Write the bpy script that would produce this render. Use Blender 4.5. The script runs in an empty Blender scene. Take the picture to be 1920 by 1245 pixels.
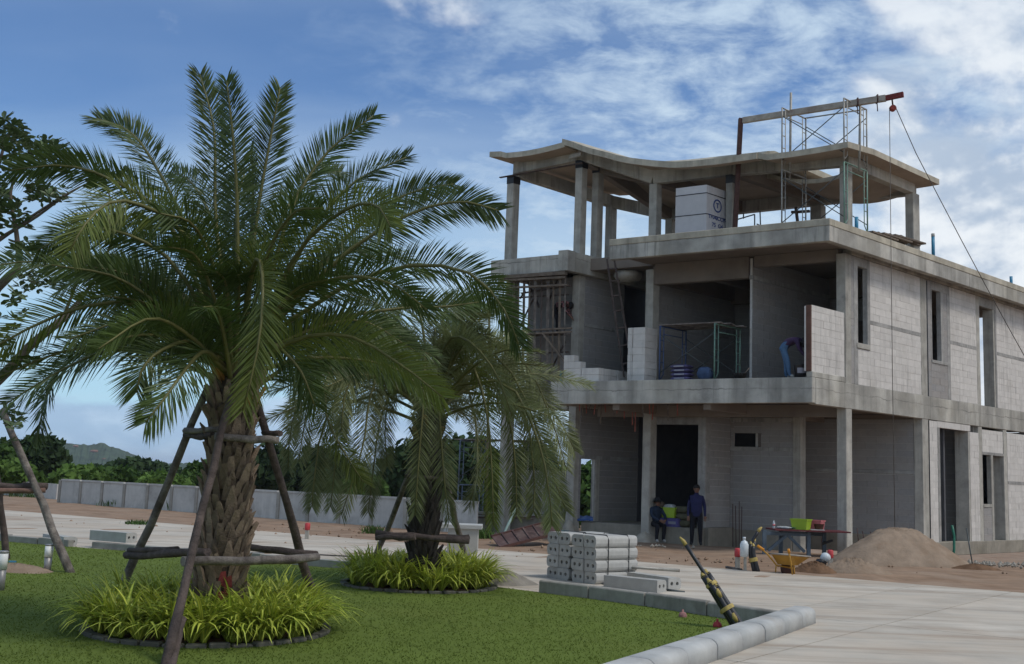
import bpy, bmesh, math, random
import numpy as np
from mathutils import Vector, Matrix
S = bpy.context.scene
C = S.collection
rnd = random.Random(7)
PI = math.pi

# ------------------------------------------------------------------ camera
FPX, CX, CY, HCAM = 2000.0, 960.0, 622.5, 1.74
PHI, TH = 0.0375, math.atan(272.5 / 2000.0)
_r0 = np.array([1, 0, 0.0]); FW = np.array([0, math.cos(TH), math.sin(TH)]); _u0 = np.array([0, -math.sin(TH), math.cos(TH)])
RT = math.cos(PHI) * _r0 + math.sin(PHI) * _u0
UP = -math.sin(PHI) * _r0 + math.cos(PHI) * _u0
CAM = np.array([0, 0, HCAM])
cd = bpy.data.cameras.new('camera'); cam = bpy.data.objects.new('camera', cd); C.objects.link(cam)
cd.sensor_width = 36.0; cd.sensor_fit = 'HORIZONTAL'; cd.lens = FPX / 1920.0 * 36.0
cd.clip_start = 0.1; cd.clip_end = 9000
cam.matrix_world = Matrix(((RT[0], UP[0], -FW[0], 0), (RT[1], UP[1], -FW[1], 0), (RT[2], UP[2], -FW[2], HCAM), (0, 0, 0, 1)))
S.camera = cam
S.render.resolution_x, S.render.resolution_y = 1024, 664

# ------------------------------------------------------------------ world: Nishita sky with cloud layers
EXPOSURE = 0.35
SUN_EL, SUN_AZ = math.radians(56), math.radians(116)      # azimuth clockwise from +Y: to the right and behind
W = bpy.data.worlds.new('World'); S.world = W; W.use_nodes = True
wn, wl = W.node_tree.nodes, W.node_tree.links
wn.clear()
def N(tree, t, **kw):
    n = tree.nodes.new(t)
    for k, v in kw.items():
        if k.startswith('i_'):
            key = k[2:]
            key = int(key) if key.isdigit() else key.replace('_', ' ')
            n.inputs[key].default_value = v
        else: setattr(n, k, v)
    return n
wt = W.node_tree
def WM(op, a, b=None, clamp=False):
    n = N(wt, 'ShaderNodeMath', operation=op, use_clamp=clamp)
    for i, x in enumerate((a, b)):
        if x is None: continue
        if isinstance(x, (int, float)): n.inputs[i].default_value = x
        else: wl.new(x, n.inputs[i])
    return n.outputs[0]
def WR(x, a, b, c=0.0, d=1.0, interp='SMOOTHSTEP'):
    n = N(wt, 'ShaderNodeMapRange', interpolation_type=interp)
    wl.new(x, n.inputs[0])
    for i, v in enumerate((a, b, c, d)): n.inputs[i + 1].default_value = v
    return n.outputs[0]
def WNOISE(vec, scale, detail, rough, dist=0.0):
    n = N(wt, 'ShaderNodeTexNoise')
    n.inputs['Scale'].default_value = scale; n.inputs['Detail'].default_value = detail
    n.inputs['Roughness'].default_value = rough; n.inputs['Distortion'].default_value = dist
    wl.new(vec, n.inputs['Vector']); return n.outputs['Fac']
def WMIX(fac, a, b):
    n = N(wt, 'ShaderNodeMix', data_type='RGBA')
    for s, x in ((0, fac), (6, a), (7, b)):
        if isinstance(x, (int, float)): n.inputs[s].default_value = x
        elif isinstance(x, tuple): n.inputs[s].default_value = (*x, 1)
        else: wl.new(x, n.inputs[s])
    return n.outputs[2]
sky = N(wt, 'ShaderNodeTexSky', sky_type='NISHITA', sun_disc=False, sun_elevation=SUN_EL, sun_rotation=SUN_AZ,
        altitude=20.0, air_density=1.0, dust_density=0.6, ozone_density=2.2)
SKY_STRENGTH = 0.075
tc = N(wt, 'ShaderNodeTexCoord')
sep = N(wt, 'ShaderNodeSeparateXYZ'); wl.new(tc.outputs['Generated'], sep.inputs[0])
dx, dy, dz = sep.outputs
az = WM('ARCTAN2', dx, dy)
el = WM('ARCSINE', dz)
# high, thin mackerel layer: noise on a cloud plane seen from below
den = WM('ADD', WM('MAXIMUM', dz, 0.0), 0.20)
cmb = N(wt, 'ShaderNodeCombineXYZ'); wl.new(WM('DIVIDE', dx, den), cmb.inputs[0]); wl.new(WM('DIVIDE', dy, den), cmb.inputs[1])
def scaled(vec, s, loc=(0, 0, 0), rot=(0, 0, 0)):
    n = N(wt, 'ShaderNodeMapping'); wl.new(vec, n.inputs[0]); n.inputs['Scale'].default_value = s
    n.inputs['Location'].default_value = loc; n.inputs['Rotation'].default_value = rot; return n.outputs[0]
plane = cmb.outputs[0]
n_big = WNOISE(scaled(plane, (0.8, 0.9, 1), (3.1, 0.2, 0)), 1.0, 3, 0.5, 0.1)
n_mack = WNOISE(scaled(plane, (3.0, 3.6, 1), (0.7, 4.3, 0), (0, 0, 0.30)), 2.6, 10, 0.64, 0.25)
n_wisp = WNOISE(scaled(plane, (0.55, 1.5, 1), (5.7, 1.3, 0), (0, 0, -0.2)), 1.0, 5, 0.48, 0.15)
right = WM('MAXIMUM', WR(az, -0.30, 0.16), WM('MAXIMUM', WR(WM('ABSOLUTE', az), 0.7, 1.5), WR(el, 0.55, 0.95)))   # denser to the right; unseen cover overhead and behind added to whiten the ambient
m_mack = WM('MULTIPLY', WR(WM('ADD', WM('MULTIPLY', n_mack, 0.66), WM('MULTIPLY', n_big, 0.44)), 0.42, 0.72), WM('ADD', WM('MULTIPLY', right, 0.90), 0.02))
m_wisp = WM('MULTIPLY', WR(n_wisp, 0.36, 0.70), 0.48)
m_thin = WM('MAXIMUM', m_mack, m_wisp)
# a veil lies over the low middle of the view
veil = WM('MULTIPLY', WM('MULTIPLY', WR(el, 0.36, 0.06), WR(az, -0.34, 0.10)), WM('ADD', WM('MULTIPLY', n_big, 0.9), 0.25))
m_thin = WM('ADD', m_thin, WM('MULTIPLY', veil, WM('SUBTRACT', 1.0, m_thin)), True)
# cumulus standing to the right and low banks over the horizon
sph = N(wt, 'ShaderNodeCombineXYZ'); wl.new(az, sph.inputs[0]); wl.new(el, sph.inputs[1])
n_cum = WNOISE(scaled(sph.outputs[0], (4.6, 6.4, 1), (1.9, 0.35, 0)), 1.0, 10, 0.55, 0.15)
hump = WM('MULTIPLY', WR(az, 0.24, 0.44), 0.30)
m_cum = WM('MULTIPLY', WR(WM('ADD', n_cum, hump), 0.60, 0.74), WR(el, 0.75, 0.30))
n_shade = WNOISE(scaled(sph.outputs[0], (4.6, 6.4, 1), (1.86, 0.28, 0)), 1.0, 10, 0.55, 0.15)
lit = WR(WM('SUBTRACT', n_cum, n_shade), -0.06, 0.06)
n_bank = WNOISE(scaled(sph.outputs[0], (9.0, 26.0, 1), (0.3, 2.0, 0)), 1.0, 8, 0.55, 0.2)
bank_top = WM('ADD', WM('MULTIPLY', n_bank, 0.06), 0.028)
m_bank = WM('MULTIPLY', WR(WM('SUBTRACT', bank_top, el), -0.003, 0.010), 0.75)
n_grey = WNOISE(scaled(sph.outputs[0], (3.4, 5.2, 1), (7.2, 3.1, 0)), 1.0, 6, 0.5, 0.1)
base = N(wt, 'ShaderNodeMix', data_type='RGBA', blend_type='MULTIPLY'); base.inputs[0].default_value = 1.0
wl.new(sky.outputs[0], base.inputs[6]); base.inputs[7].default_value = (SKY_STRENGTH * 0.90, SKY_STRENGTH * 1.12, SKY_STRENGTH * 1.36, 1)
EXPF = 2 ** EXPOSURE
def D(*c): return tuple(x / EXPF for x in c)
skyc = WMIX(WM('MULTIPLY', WR(el, 0.30, 0.0, 0, 1, 'LINEAR'), 0.96), base.outputs[2], D(0.45, 0.74, 0.93))
c1 = WMIX(m_thin, skyc, D(0.60, 0.74, 0.88))
c2 = WMIX(m_bank, c1, WMIX(WR(n_bank, 0.45, 0.62), D(0.36, 0.50, 0.72), D(0.52, 0.66, 0.86)))
cumc = WMIX(lit, WMIX(n_grey, D(0.36, 0.46, 0.62), D(0.58, 0.68, 0.80)), D(0.86, 0.91, 0.96))
c3 = WMIX(m_cum, c2, cumc)
bg = N(wt, 'ShaderNodeBackground'); wl.new(c3, bg.inputs[0]); bg.inputs[1].default_value = 1.0
wo = N(wt, 'ShaderNodeOutputWorld'); wl.new(bg.outputs[0], wo.inputs[0])
W.cycles.sampling_method = 'AUTOMATIC'

# ------------------------------------------------------------------ sun, soft behind thin cloud
sd = bpy.data.lights.new('sun', 'SUN'); so = bpy.data.objects.new('sun', sd); C.objects.link(so)
sd.energy = 1.5; sd.angle = math.radians(12); sd.color = (1.0, 0.94, 0.86)
sv = Vector((math.sin(SUN_AZ) * math.cos(SUN_EL), math.cos(SUN_AZ) * math.cos(SUN_EL), math.sin(SUN_EL)))
so.rotation_euler = sv.to_track_quat('Z', 'Y').to_euler(); so.location = (30, -30, 40)
S.view_settings.view_transform = 'Standard'; S.view_settings.look = 'None'
S.view_settings.gamma = 1.0; S.view_settings.use_curve_mapping = False
S.view_settings.exposure = EXPOSURE
S.cycles.max_bounces = 6; S.cycles.transparent_max_bounces = 8; S.cycles.volume_bounces = 0

# ------------------------------------------------------------------ geometry helpers
def ray(x, y): return (x - CX) / FPX * RT - (y - CY) / FPX * UP + FW
def gnd(x, y, z=0.0):
    d = ray(x, y); return Vector(CAM + d * ((z - HCAM) / d[2]))
def atY(x, y, Y):
    d = ray(x, y); return Vector(CAM + d * (Y / d[1]))
def _hdir(x):
    d = ray(x, 895 + .0375 * (x - 960)); d[2] = 0; return d / np.linalg.norm(d)
A = _hdir(-2200); B = _hdir(3151); ZV = np.array([0, 0, 1.0])
_nR = np.cross(B, ZV); _nF = np.cross(A, ZV)
def onplane(x, y, P, n):
    d = ray(x, y); return CAM + d * (((P - CAM) @ n) / (d @ n))
K0 = np.array(gnd(1592, 1043)); O0 = onplane(1523, 708, K0, _nR); O0 = np.array([O0[0], O0[1], 0.0])
def UV(u, v, z=0.0):
    P = O0 + u * A + v * B; return Vector((P[0], P[1], z))
def fr(x, y, v):                                            # pixel -> (u, z) on the front-parallel plane at v
    P = onplane(x, y, O0 + v * B, _nF); d = P - (O0 + v * B); return float(d @ A), float(P[2])
def frP(x, y, v):
    u, z = fr(x, y, v); return UV(u, v, z)
ROT_A = math.atan2(-A[1], -A[0]); ROT_B = math.atan2(B[1], B[0])   # local x to the right along the front / along the side

class MB:
    """collects vertices and faces, then becomes ONE mesh object"""
    def __init__(s): s.v, s.f, s.m, s.sm = [], [], [], []
    def add(s, vs, fs, mat=0, smooth=False):
        b = len(s.v); s.v += [tuple(p) for p in vs]
        for f in fs: s.f.append([b + i for i in f]); s.m.append(mat); s.sm.append(smooth)
        return s
    def hexa(s, p, mat=0):                                  # p: 4 bottom (ccw), 4 top
        return s.add(p, [(3, 2, 1, 0), (4, 5, 6, 7), (0, 1, 5, 4), (1, 2, 6, 5), (2, 3, 7, 6), (3, 0, 4, 7)], mat)
    def uvbox(s, u0, u1, v0, v1, z0, z1, mat=0):            # skewed box in building coordinates (u grows to the left)
        q = [(u1, v0), (u0, v0), (u0, v1), (u1, v1)]
        return s.hexa([UV(u, v, z0) for u, v in q] + [UV(u, v, z1) for u, v in q], mat)
    def box(s, c, d, M=None, mat=0):
        x, y, z = d[0] / 2, d[1] / 2, d[2] / 2
        p = [Vector(c) + Vector(q) for q in ((-x, -y, -z), (x, -y, -z), (x, y, -z), (-x, y, -z), (-x, -y, z), (x, -y, z), (x, y, z), (-x, y, z))]
        if M is not None: p = [M @ q for q in p]
        return s.hexa(p, mat)
    def bar(s, p0, p1, w, h=None, mat=0, roll=None):        # rectangular bar between two points
        p0, p1 = Vector(p0), Vector(p1); h = h or w; d = (p1 - p0).normalized()
        a = Vector((0, 0, 1)) if abs(d.z) < 0.95 else Vector((1, 0, 0))
        if roll is not None: a = Vector(roll)
        x = d.cross(a).normalized() * (w / 2); y = x.normalized().cross(d).normalized() * (h / 2)
        return s.hexa([p0 - x - y, p0 + x - y, p0 + x + y, p0 - x + y, p1 - x - y, p1 + x - y, p1 + x + y, p1 - x + y], mat)
    def tube(s, pts, rad, n=8, mat=0, cap=True, smooth=True, wob=0.0, rng=None):
        pts = [Vector(p) for p in pts]; k = len(pts)
        if not hasattr(rad, '__len__'): rad = [rad] * k
        vs = []; up = None
        for i in range(k):
            d = (pts[min(i + 1, k - 1)] - pts[max(i - 1, 0)]).normalized()
            if up is None:
                a = Vector((0, 0, 1)) if abs(d.z) < 0.9 else Vector((1, 0, 0)); x = d.cross(a).normalized()
            else: x = (up - d * up.dot(d)).normalized()
            up = x; y = d.cross(x)
            for j in range(n):
                t = 2 * PI * j / n; r = rad[i] * (1 + (wob * (rng.random() - .5) if wob else 0))
                vs.append(pts[i] + x * (math.cos(t) * r) + y * (math.sin(t) * r))
        fs = []
        for i in range(k - 1):
            for j in range(n):
                a, b = i * n + j, i * n + (j + 1) % n; fs.append((a, b, b + n, a + n))
        s.add(vs, fs, mat, smooth)
        if cap:
            b = len(s.v) - len(vs)
            s.f.append([b + j for j in range(n - 1, -1, -1)]); s.m.append(mat); s.sm.append(False)
            s.f.append([b + (k - 1) * n + j for j in range(n)]); s.m.append(mat); s.sm.append(False)
        return s
    def lathe(s, c, prof, n=16, mat=0, smooth=True, M=None):   # prof: (r, z)
        vs = []; 
        for r, z in prof:
            for j in range(n):
                p = Vector((r * math.cos(2 * PI * j / n), r * math.sin(2 * PI * j / n), z))
                vs.append((M @ p if M is not None else p) + Vector(c))
        fs = []
        for i in range(len(prof) - 1):
            for j in range(n):
                a, b = i * n + j, i * n + (j + 1) % n; fs.append((a, b, b + n, a + n))
        fs.append(tuple(range(n - 1, -1, -1))); fs.append(tuple((len(prof) - 1) * n + j for j in range(n)))
        return s.add(vs, fs, mat, smooth)
    def prism(s, poly, z0, z1, mat=0):                      # poly: ccw list of (x, y)
        n = len(poly)
        vs = [(x, y, z0) for x, y in poly] + [(x, y, z1) for x, y in poly]
        fs = [tuple(range(n - 1, -1, -1)), tuple(range(n, 2 * n))] + [(i, (i + 1) % n, n + (i + 1) % n, n + i) for i in range(n)]
        return s.add(vs, fs, mat)
    def extrude(s, prof, p0, p1, xdir, mat=0, smooth=False):  # 2-D profile (x along xdir, z up) swept from p0 to p1
        p0, p1, xd = Vector(p0), Vector(p1), Vector(xdir); n = len(prof)
        vs = [p0 + xd * a + Vector((0, 0, b)) for a, b in prof] + [p1 + xd * a + Vector((0, 0, b)) for a, b in prof]
        s.add(vs, [tuple(range(n)), tuple(range(2 * n - 1, n - 1, -1))], mat)
        b = len(s.v) - 2 * n
        for i in range(n):
            j = (i + 1) % n; s.f.append([b + j, b + i, b + n + i, b + n + j]); s.m.append(mat); s.sm.append(smooth)
        return s
    def mesh(s, name, mats, org=(0, 0, 0), fix=False):
        me = bpy.data.meshes.new(name); o = Vector(org)
        me.from_pydata([tuple(Vector(p) - o) for p in s.v], [], s.f)
        for m in (mats if isinstance(mats, (list, tuple)) else [mats]): me.materials.append(m)
        me.polygons.foreach_set('material_index', s.m); me.polygons.foreach_set('use_smooth', s.sm)
        if fix:
            bm = bmesh.new(); bm.from_mesh(me); bmesh.ops.recalc_face_normals(bm, faces=bm.faces); bm.to_mesh(me); bm.free()
        me.update(); return me

def bevel_mesh(me, w=0.01, seg=1):
    bm = bmesh.new(); bm.from_mesh(me)
    bmesh.ops.recalc_face_normals(bm, faces=bm.faces)
    es = [e for e in bm.edges if len(e.link_faces) == 2 and e.calc_face_angle(0) > 0.5]
    bmesh.ops.bevel(bm, geom=es, offset=w, segments=seg, affect='EDGES', clamp_overlap=True)
    bm.to_mesh(me); bm.free(); return me

def tag(o, label=None, cat=None, group=None, kind=None):
    if label: o['label'] = label
    if cat: o['category'] = cat
    if group: o['group'] = group
    if kind: o['kind'] = kind
    return o
def thing(name, label, cat, loc=(0, 0, 0), rz=0.0, group=None):
    o = bpy.data.objects.new(name, None); C.objects.link(o); o.location = loc; o.rotation_euler = (0, 0, rz)
    o.empty_display_size = 0.2
    return tag(o, label, cat, group)
def org(o):
    p = Vector((0, 0, 0))
    while o is not None: p += o.location; o = o.parent
    return p
def obj(name, mb, mat, parent=None, world=True, fix=True, bev=0.0, loc=None):
    """world=True: the collected vertices are world points, parent's location is taken off"""
    off = org(parent) if (parent is not None and world) else Vector((0, 0, 0))
    if parent is None and loc is not None: off = Vector(loc)
    me = mb.mesh(name, mat, off, fix)
    if bev: bevel_mesh(me, bev)
    o = bpy.data.objects.new(name, me); C.objects.link(o)
    if parent is not None: o.parent = parent
    elif loc is not None: o.location = loc
    return o
def solo(name, mb, mat, label, cat, group=None, loc=None, fix=True, bev=0.0):
    return tag(obj(name, mb, mat, None, fix=fix, bev=bev, loc=loc), label, cat, group)
def kids(o): return list(o.children)
def copy_tree(o, parent=None):
    c = o.copy(); C.objects.link(c)
    if parent is not None: c.parent = parent
    for ch in kids(o): copy_tree(ch, c)
    return c

# ------------------------------------------------------------------ materials
MATS = {}
def mat(name, col, rough=0.85, var=0.12, scale=6.0, bump=0.0, bscale=40.0, streak=0.0, rand=0.0, spec=0.3, metal=0.0,
        dark=None, dscale=1.4, dmin=0.52, dmax=0.72, transl=0.0, coat=0.0, attr=None, dirt=None, track=None, world=False, seams=(), band=0.0):
    """plain procedural surface: base colour with mottling, optional vertical water stains, blotches, per-object tint, bump"""
    if name in MATS: return MATS[name]
    m = bpy.data.materials.new(name); m.use_nodes = True; t = m.node_tree; L = t.links
    b = t.nodes['Principled BSDF']; b.inputs['Roughness'].default_value = rough; b.inputs['Metallic'].default_value = metal
    b.inputs['Specular IOR Level'].default_value = spec; b.inputs['Coat Weight'].default_value = coat
    tcn = N(t, 'ShaderNodeTexCoord'); co = N(t, 'ShaderNodeNewGeometry').outputs['Position'] if world else tcn.outputs['Object']
    def mix(f, a, c, bt='MIX'):
        n = N(t, 'ShaderNodeMix', data_type='RGBA', blend_type=bt)
        for s, x in ((0, f), (6, a), (7, c)):
            if isinstance(x, (int, float)): n.inputs[s].default_value = x
            elif isinstance(x, tuple): n.inputs[s].default_value = (*x[:3], 1)
            else: L.new(x, n.inputs[s])
        return n.outputs[2]
    def noise(sc, det=5, ro=0.6, scl=None):
        n = N(t, 'ShaderNodeTexNoise'); n.inputs['Scale'].default_value = sc; n.inputs['Detail'].default_value = det; n.inputs['Roughness'].default_value = ro
        if scl:
            mp = N(t, 'ShaderNodeMapping'); mp.inputs['Scale'].default_value = scl; L.new(co, mp.inputs[0]); L.new(mp.outputs[0], n.inputs['Vector'])
        else: L.new(co, n.inputs['Vector'])
        return n.outputs['Fac']
    def rng(x, a, c, d=0.0, e=1.0):
        n = N(t, 'ShaderNodeMapRange'); L.new(x, n.inputs[0])
        for i, q in enumerate((a, c, d, e)): n.inputs[i + 1].default_value = q
        return n.outputs[0]
    col = tuple(col)
    if attr:
        an = N(t, 'ShaderNodeAttribute', attribute_name=attr); src = an.outputs['Color']
    else:
        src = col
    lo = tuple(c * (1 - var) for c in (1, 1, 1)); hi = tuple(c * (1 + var) for c in (1, 1, 1))
    nf = noise(scale)
    c = mix(1.0, src, mix(rng(nf, 0.3, 0.7), lo, hi), 'MULTIPLY')
    if rand:
        oi = N(t, 'ShaderNodeObjectInfo')
        c = mix(1.0, c, mix(oi.outputs['Random'], (1 - rand, 1 - rand, 1 - rand), (1 + rand * .6, 1 + rand * .6, 1 + rand * .6)), 'MULTIPLY')
    if dark:
        c = mix(rng(noise(dscale, 8, 0.65), dmin, dmax, 0, 0.85), c, tuple(dark))
    if dirt:
        c = mix(rng(noise(0.6, 6, 0.6), 0.45, 0.7, 0, 0.6), c, tuple(dirt))
    if track:
        mp = N(t, 'ShaderNodeMapping'); mp.inputs['Rotation'].default_value = (0, 0, track[0]); mp.inputs['Scale'].default_value = (0.10, 1.5, 1); L.new(co, mp.inputs[0])
        n = N(t, 'ShaderNodeTexNoise'); n.inputs['Scale'].default_value = 1.3; n.inputs['Detail'].default_value = 8; n.inputs['Roughness'].default_value = .66; L.new(mp.outputs[0], n.inputs['Vector'])
        c = mix(rng(n.outputs['Fac'], 0.48, 0.72, 0, 0.75), c, tuple(track[1]))
        n2 = N(t, 'ShaderNodeTexNoise'); n2.inputs['Scale'].default_value = 2.1; n2.inputs['Detail'].default_value = 8; n2.inputs['Roughness'].default_value = .7; L.new(mp.outputs[0], n2.inputs['Vector'])
        c = mix(rng(n2.outputs['Fac'], 0.56, 0.78, 0, 0.6), c, tuple(track[2]))
    if band:                                                # tone changes between formwork boards and pours
        c = mix(1.0, c, mix(rng(noise(1.0, 2, 0.5, (1.3, 1.3, 0.12)), 0.42, 0.58), (1 - band,) * 3, (1 + band * .6,) * 3), 'MULTIPLY')
    for zs in seams:                                        # ragged pour joints at a given height
        sx = N(t, 'ShaderNodeSeparateXYZ'); L.new(co, sx.inputs[0])
        a1 = N(t, 'ShaderNodeMath', operation='MULTIPLY_ADD'); L.new(noise(1.6, 7, 0.65), a1.inputs[0]); a1.inputs[1].default_value = 0.22; a1.inputs[2].default_value = -(zs + 0.11)
        a2 = N(t, 'ShaderNodeMath', operation='ADD'); L.new(sx.outputs[2], a2.inputs[0]); L.new(a1.outputs[0], a2.inputs[1])
        a3 = N(t, 'ShaderNodeMath', operation='ABSOLUTE'); L.new(a2.outputs[0], a3.inputs[0])
        f1 = rng(a3.outputs[0], 0.004, 0.022, 1, 0)
        a4 = N(t, 'ShaderNodeMath', operation='MULTIPLY'); L.new(f1, a4.inputs[0]); L.new(rng(noise(0.9, 4, 0.6), 0.35, 0.6, 0.1, 0.85), a4.inputs[1])
        c = mix(a4.outputs[0], c, tuple(x * 0.35 for x in col))
    if streak:
        st = noise(1.0, 6, 0.7, (7.0, 7.0, 0.35)); big = noise(0.5, 4, 0.6)
        f = N(t, 'ShaderNodeMath', operation='MULTIPLY'); L.new(rng(st, 0.50, 0.66), f.inputs[0]); L.new(rng(big, 0.38, 0.62, 0.15, 1.0), f.inputs[1])
        f2 = N(t, 'ShaderNodeMath', operation='MULTIPLY'); L.new(f.outputs[0], f2.inputs[0]); f2.inputs[1].default_value = streak
        c = mix(f2.outputs[0], c, tuple(x * 0.42 for x in col))
    if isinstance(c, tuple): b.inputs['Base Color'].default_value = (*c, 1)
    else: L.new(c, b.inputs['Base Color'])
    if bump:
        bn = N(t, 'ShaderNodeBump'); bn.inputs['Strength'].default_value = bump; bn.inputs['Distance'].default_value = 0.02
        L.new(noise(bscale, 6, 0.65), bn.inputs['Height']); L.new(bn.outputs[0], b.inputs['Normal'])
    if transl:
        out = t.nodes['Material Output']; tr = N(t, 'ShaderNodeBsdfTranslucent'); mx = N(t, 'ShaderNodeMixShader'); mx.inputs[0].default_value = transl
        if isinstance(c, tuple): tr.inputs[0].default_value = (*c, 1)
        else: L.new(c, tr.inputs[0])
        L.new(b.outputs[0], mx.inputs[1]); L.new(tr.outputs[0], mx.inputs[2]); L.new(mx.outputs[0], out.inputs[0])
    MATS[name] = m; return m

CONC = mat('concrete', (0.39, 0.372, 0.33), var=0.22, scale=2.2, bump=0.5, bscale=30, streak=0.95, seams=(4.34, 8.62), band=.22, dark=(0.21, 0.20, 0.18), dscale=0.9, dmin=0.55, dmax=0.75, dirt=(0.40, 0.365, 0.29))
CONCL = mat('column_concrete', (0.385, 0.365, 0.32), var=0.22, scale=3.0, bump=0.5, bscale=30, streak=0.75, band=.12, dark=(0.17, 0.165, 0.15), dscale=1.5, dmin=0.58, dmax=0.75)
ROOFC = mat('roof_edge_concrete', (0.42, 0.38, 0.30), var=0.2, scale=3, bump=0.3, streak=0.5, band=.12)
SOFF = mat('formed_soffit', (0.20, 0.165, 0.135), var=0.15, scale=1.2, bump=0.15, dark=(0.13, 0.105, 0.085), dscale=0.8)  # base colour lowered to carry the shade under the slabs
AAC = mat('aerated_block', (0.585, 0.555, 0.515), rough=0.95, var=0.07, scale=5, bump=0.3, bscale=60, rand=0.07, spec=0.1, dark=(0.45, 0.42, 0.375), dscale=0.9, dmin=0.54, dmax=0.74, streak=0.6, world=True)
AACT = mat('shade_toned_block_courses', (0.5, 0.5, 0.5), rough=0.95, var=0.06, scale=9, spec=0.1, attr='tint', streak=0.0, dark=(0.36, 0.35, 0.34), dscale=0.6, dmin=0.55, dmax=0.8)
MORT = mat('mortar', (0.53, 0.505, 0.47), var=0.1, scale=12, bump=0.3)
BAND = mat('lintel_concrete', (0.31, 0.30, 0.28), var=0.25, scale=4, bump=0.4, streak=0.7, band=.15)
WOOD = mat('weathered_timber', (0.16, 0.125, 0.095), var=0.3, scale=8, bump=0.5, bscale=30, rand=0.2, dark=(0.06, 0.048, 0.04), dscale=2.5)
WOODG = mat('grey_timber', (0.22, 0.19, 0.165), var=0.35, scale=9, bump=1.0, bscale=34, streak=0.9, dark=(0.065, 0.05, 0.045), dscale=3.2, dmin=0.45, dmax=0.62)
WOODD = mat('dark_timber', (0.10, 0.075, 0.065), var=0.4, scale=9, bump=1.0, bscale=34, streak=0.8, dark=(0.03, 0.025, 0.025), dscale=2.2)
STEEL = mat('galvanised_tube', (0.30, 0.29, 0.26), rough=0.5, var=0.2, scale=10, metal=0.35, dark=(0.16, 0.12, 0.09), dscale=4)
STEELG = mat('green_painted_tube', (0.16, 0.27, 0.21), rough=0.5, var=0.2, scale=10, dark=(0.16, 0.13, 0.10), dscale=5)
STEELD = mat('dark_brace_tube', (0.07, 0.08, 0.08), rough=0.5, var=0.2, scale=10, metal=0.3)
RUST = mat('rusty_steel', (0.075, 0.035, 0.028), rough=0.7, var=0.3, scale=9, bump=0.3)
RED = mat('red_paint', (0.42, 0.045, 0.05), rough=0.5, var=0.12, scale=14)
BLACK = mat('black_plastic', (0.014, 0.014, 0.016), rough=0.42, var=0.2, scale=8, spec=0.5)
TAPE = mat('yellow_tape', (0.40, 0.30, 0.09), rough=0.55, var=0.25, scale=20, bump=0.4)
PVC = mat('blue_pvc', (0.045, 0.22, 0.36), rough=0.4, var=0.1)
# ================================================================== SETTING
SOIL = mat('soil', (0.262, 0.178, 0.12), rough=0.97, var=0.30, scale=1.6, bump=0.6, bscale=9, dark=(0.22, 0.135, 0.085), dscale=0.35, dirt=(0.33, 0.255, 0.19), spec=0.1, track=(0.57, (0.20, 0.125, 0.08), (0.38, 0.29, 0.215)))
LAWN = mat('lawn_turf', (0.112, 0.152, 0.030), rough=0.95, var=0.12, scale=0.9, bump=0.35, bscale=90, dark=(0.125, 0.155, 0.034), dscale=0.5, spec=0.1)
BLADE = mat('grass_blade', (0.118, 0.160, 0.031), rough=0.8, var=0.15, scale=0.8, spec=0.1, transl=0.5)
PAVE = mat('road_concrete', (0.50, 0.45, 0.375), rough=0.92, var=0.16, scale=1.2, bump=0.25, bscale=60, rand=0.05, dark=(0.36, 0.30, 0.235), dscale=0.45, dmin=0.5, dmax=0.72, dirt=(0.44, 0.35, 0.26), track=(0.57, (0.27, 0.195, 0.135), (0.16, 0.15, 0.14)))
JOINT = mat('joint_filler', (0.06, 0.055, 0.05), rough=0.95, var=0.2)
HILLM = mat('hill_woodland', (0.050, 0.072, 0.036), rough=1.0, var=0.5, scale=0.06, dark=(0.03, 0.05, 0.028), dscale=0.012, spec=0.0)
HILLR = mat('bare_red_earth', (0.24, 0.13, 0.09), rough=1.0, var=0.3, scale=0.2, spec=0.0)

def smooth(a, b, x):
    t = max(0.0, min(1.0, (x - a) / (b - a))); return t * t * (3 - 2 * t)
WALL0, WALLD = np.array([-18.69, 45.33]), np.array([0.823, -0.568])
WALLN = np.array([0.568, 0.823])
def ground_z(x, y):
    d = (np.array([x, y]) - WALL0) @ WALLN                  # metres beyond the boundary wall
    z = -3.0 * smooth(1.5, 26, d)
    if d < 0.5 and y > 20: z += 0.03 * math.sin(x * 1.7) * math.sin(y * 1.3 + x) + 0.02 * math.sin(x * 4.1 + y * 3.3)
    return z
def axis(lo, hi, step, far):
    a = list(np.arange(lo, hi + .01, step)); d = step
    while a[-1] < far: d *= 1.45; a.append(a[-1] + d)
    d = step
    while a[0] > -far: d *= 1.45; a.insert(0, a[0] - d)
    return a
gx, gy = axis(-34, 26, 1.0, 5000), axis(-6, 70, 1.0, 5000)
g = MB(); vs = [(x, y, ground_z(x, y)) for y in gy for x in gx]; nx = len(gx)
g.add(vs, [(j * nx + i, j * nx + i + 1, (j + 1) * nx + i + 1, (j + 1) * nx + i) for j in range(len(gy) - 1) for i in range(nx - 1)], 0, True)
tag(obj('ground', g, SOIL), kind='structure')

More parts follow.
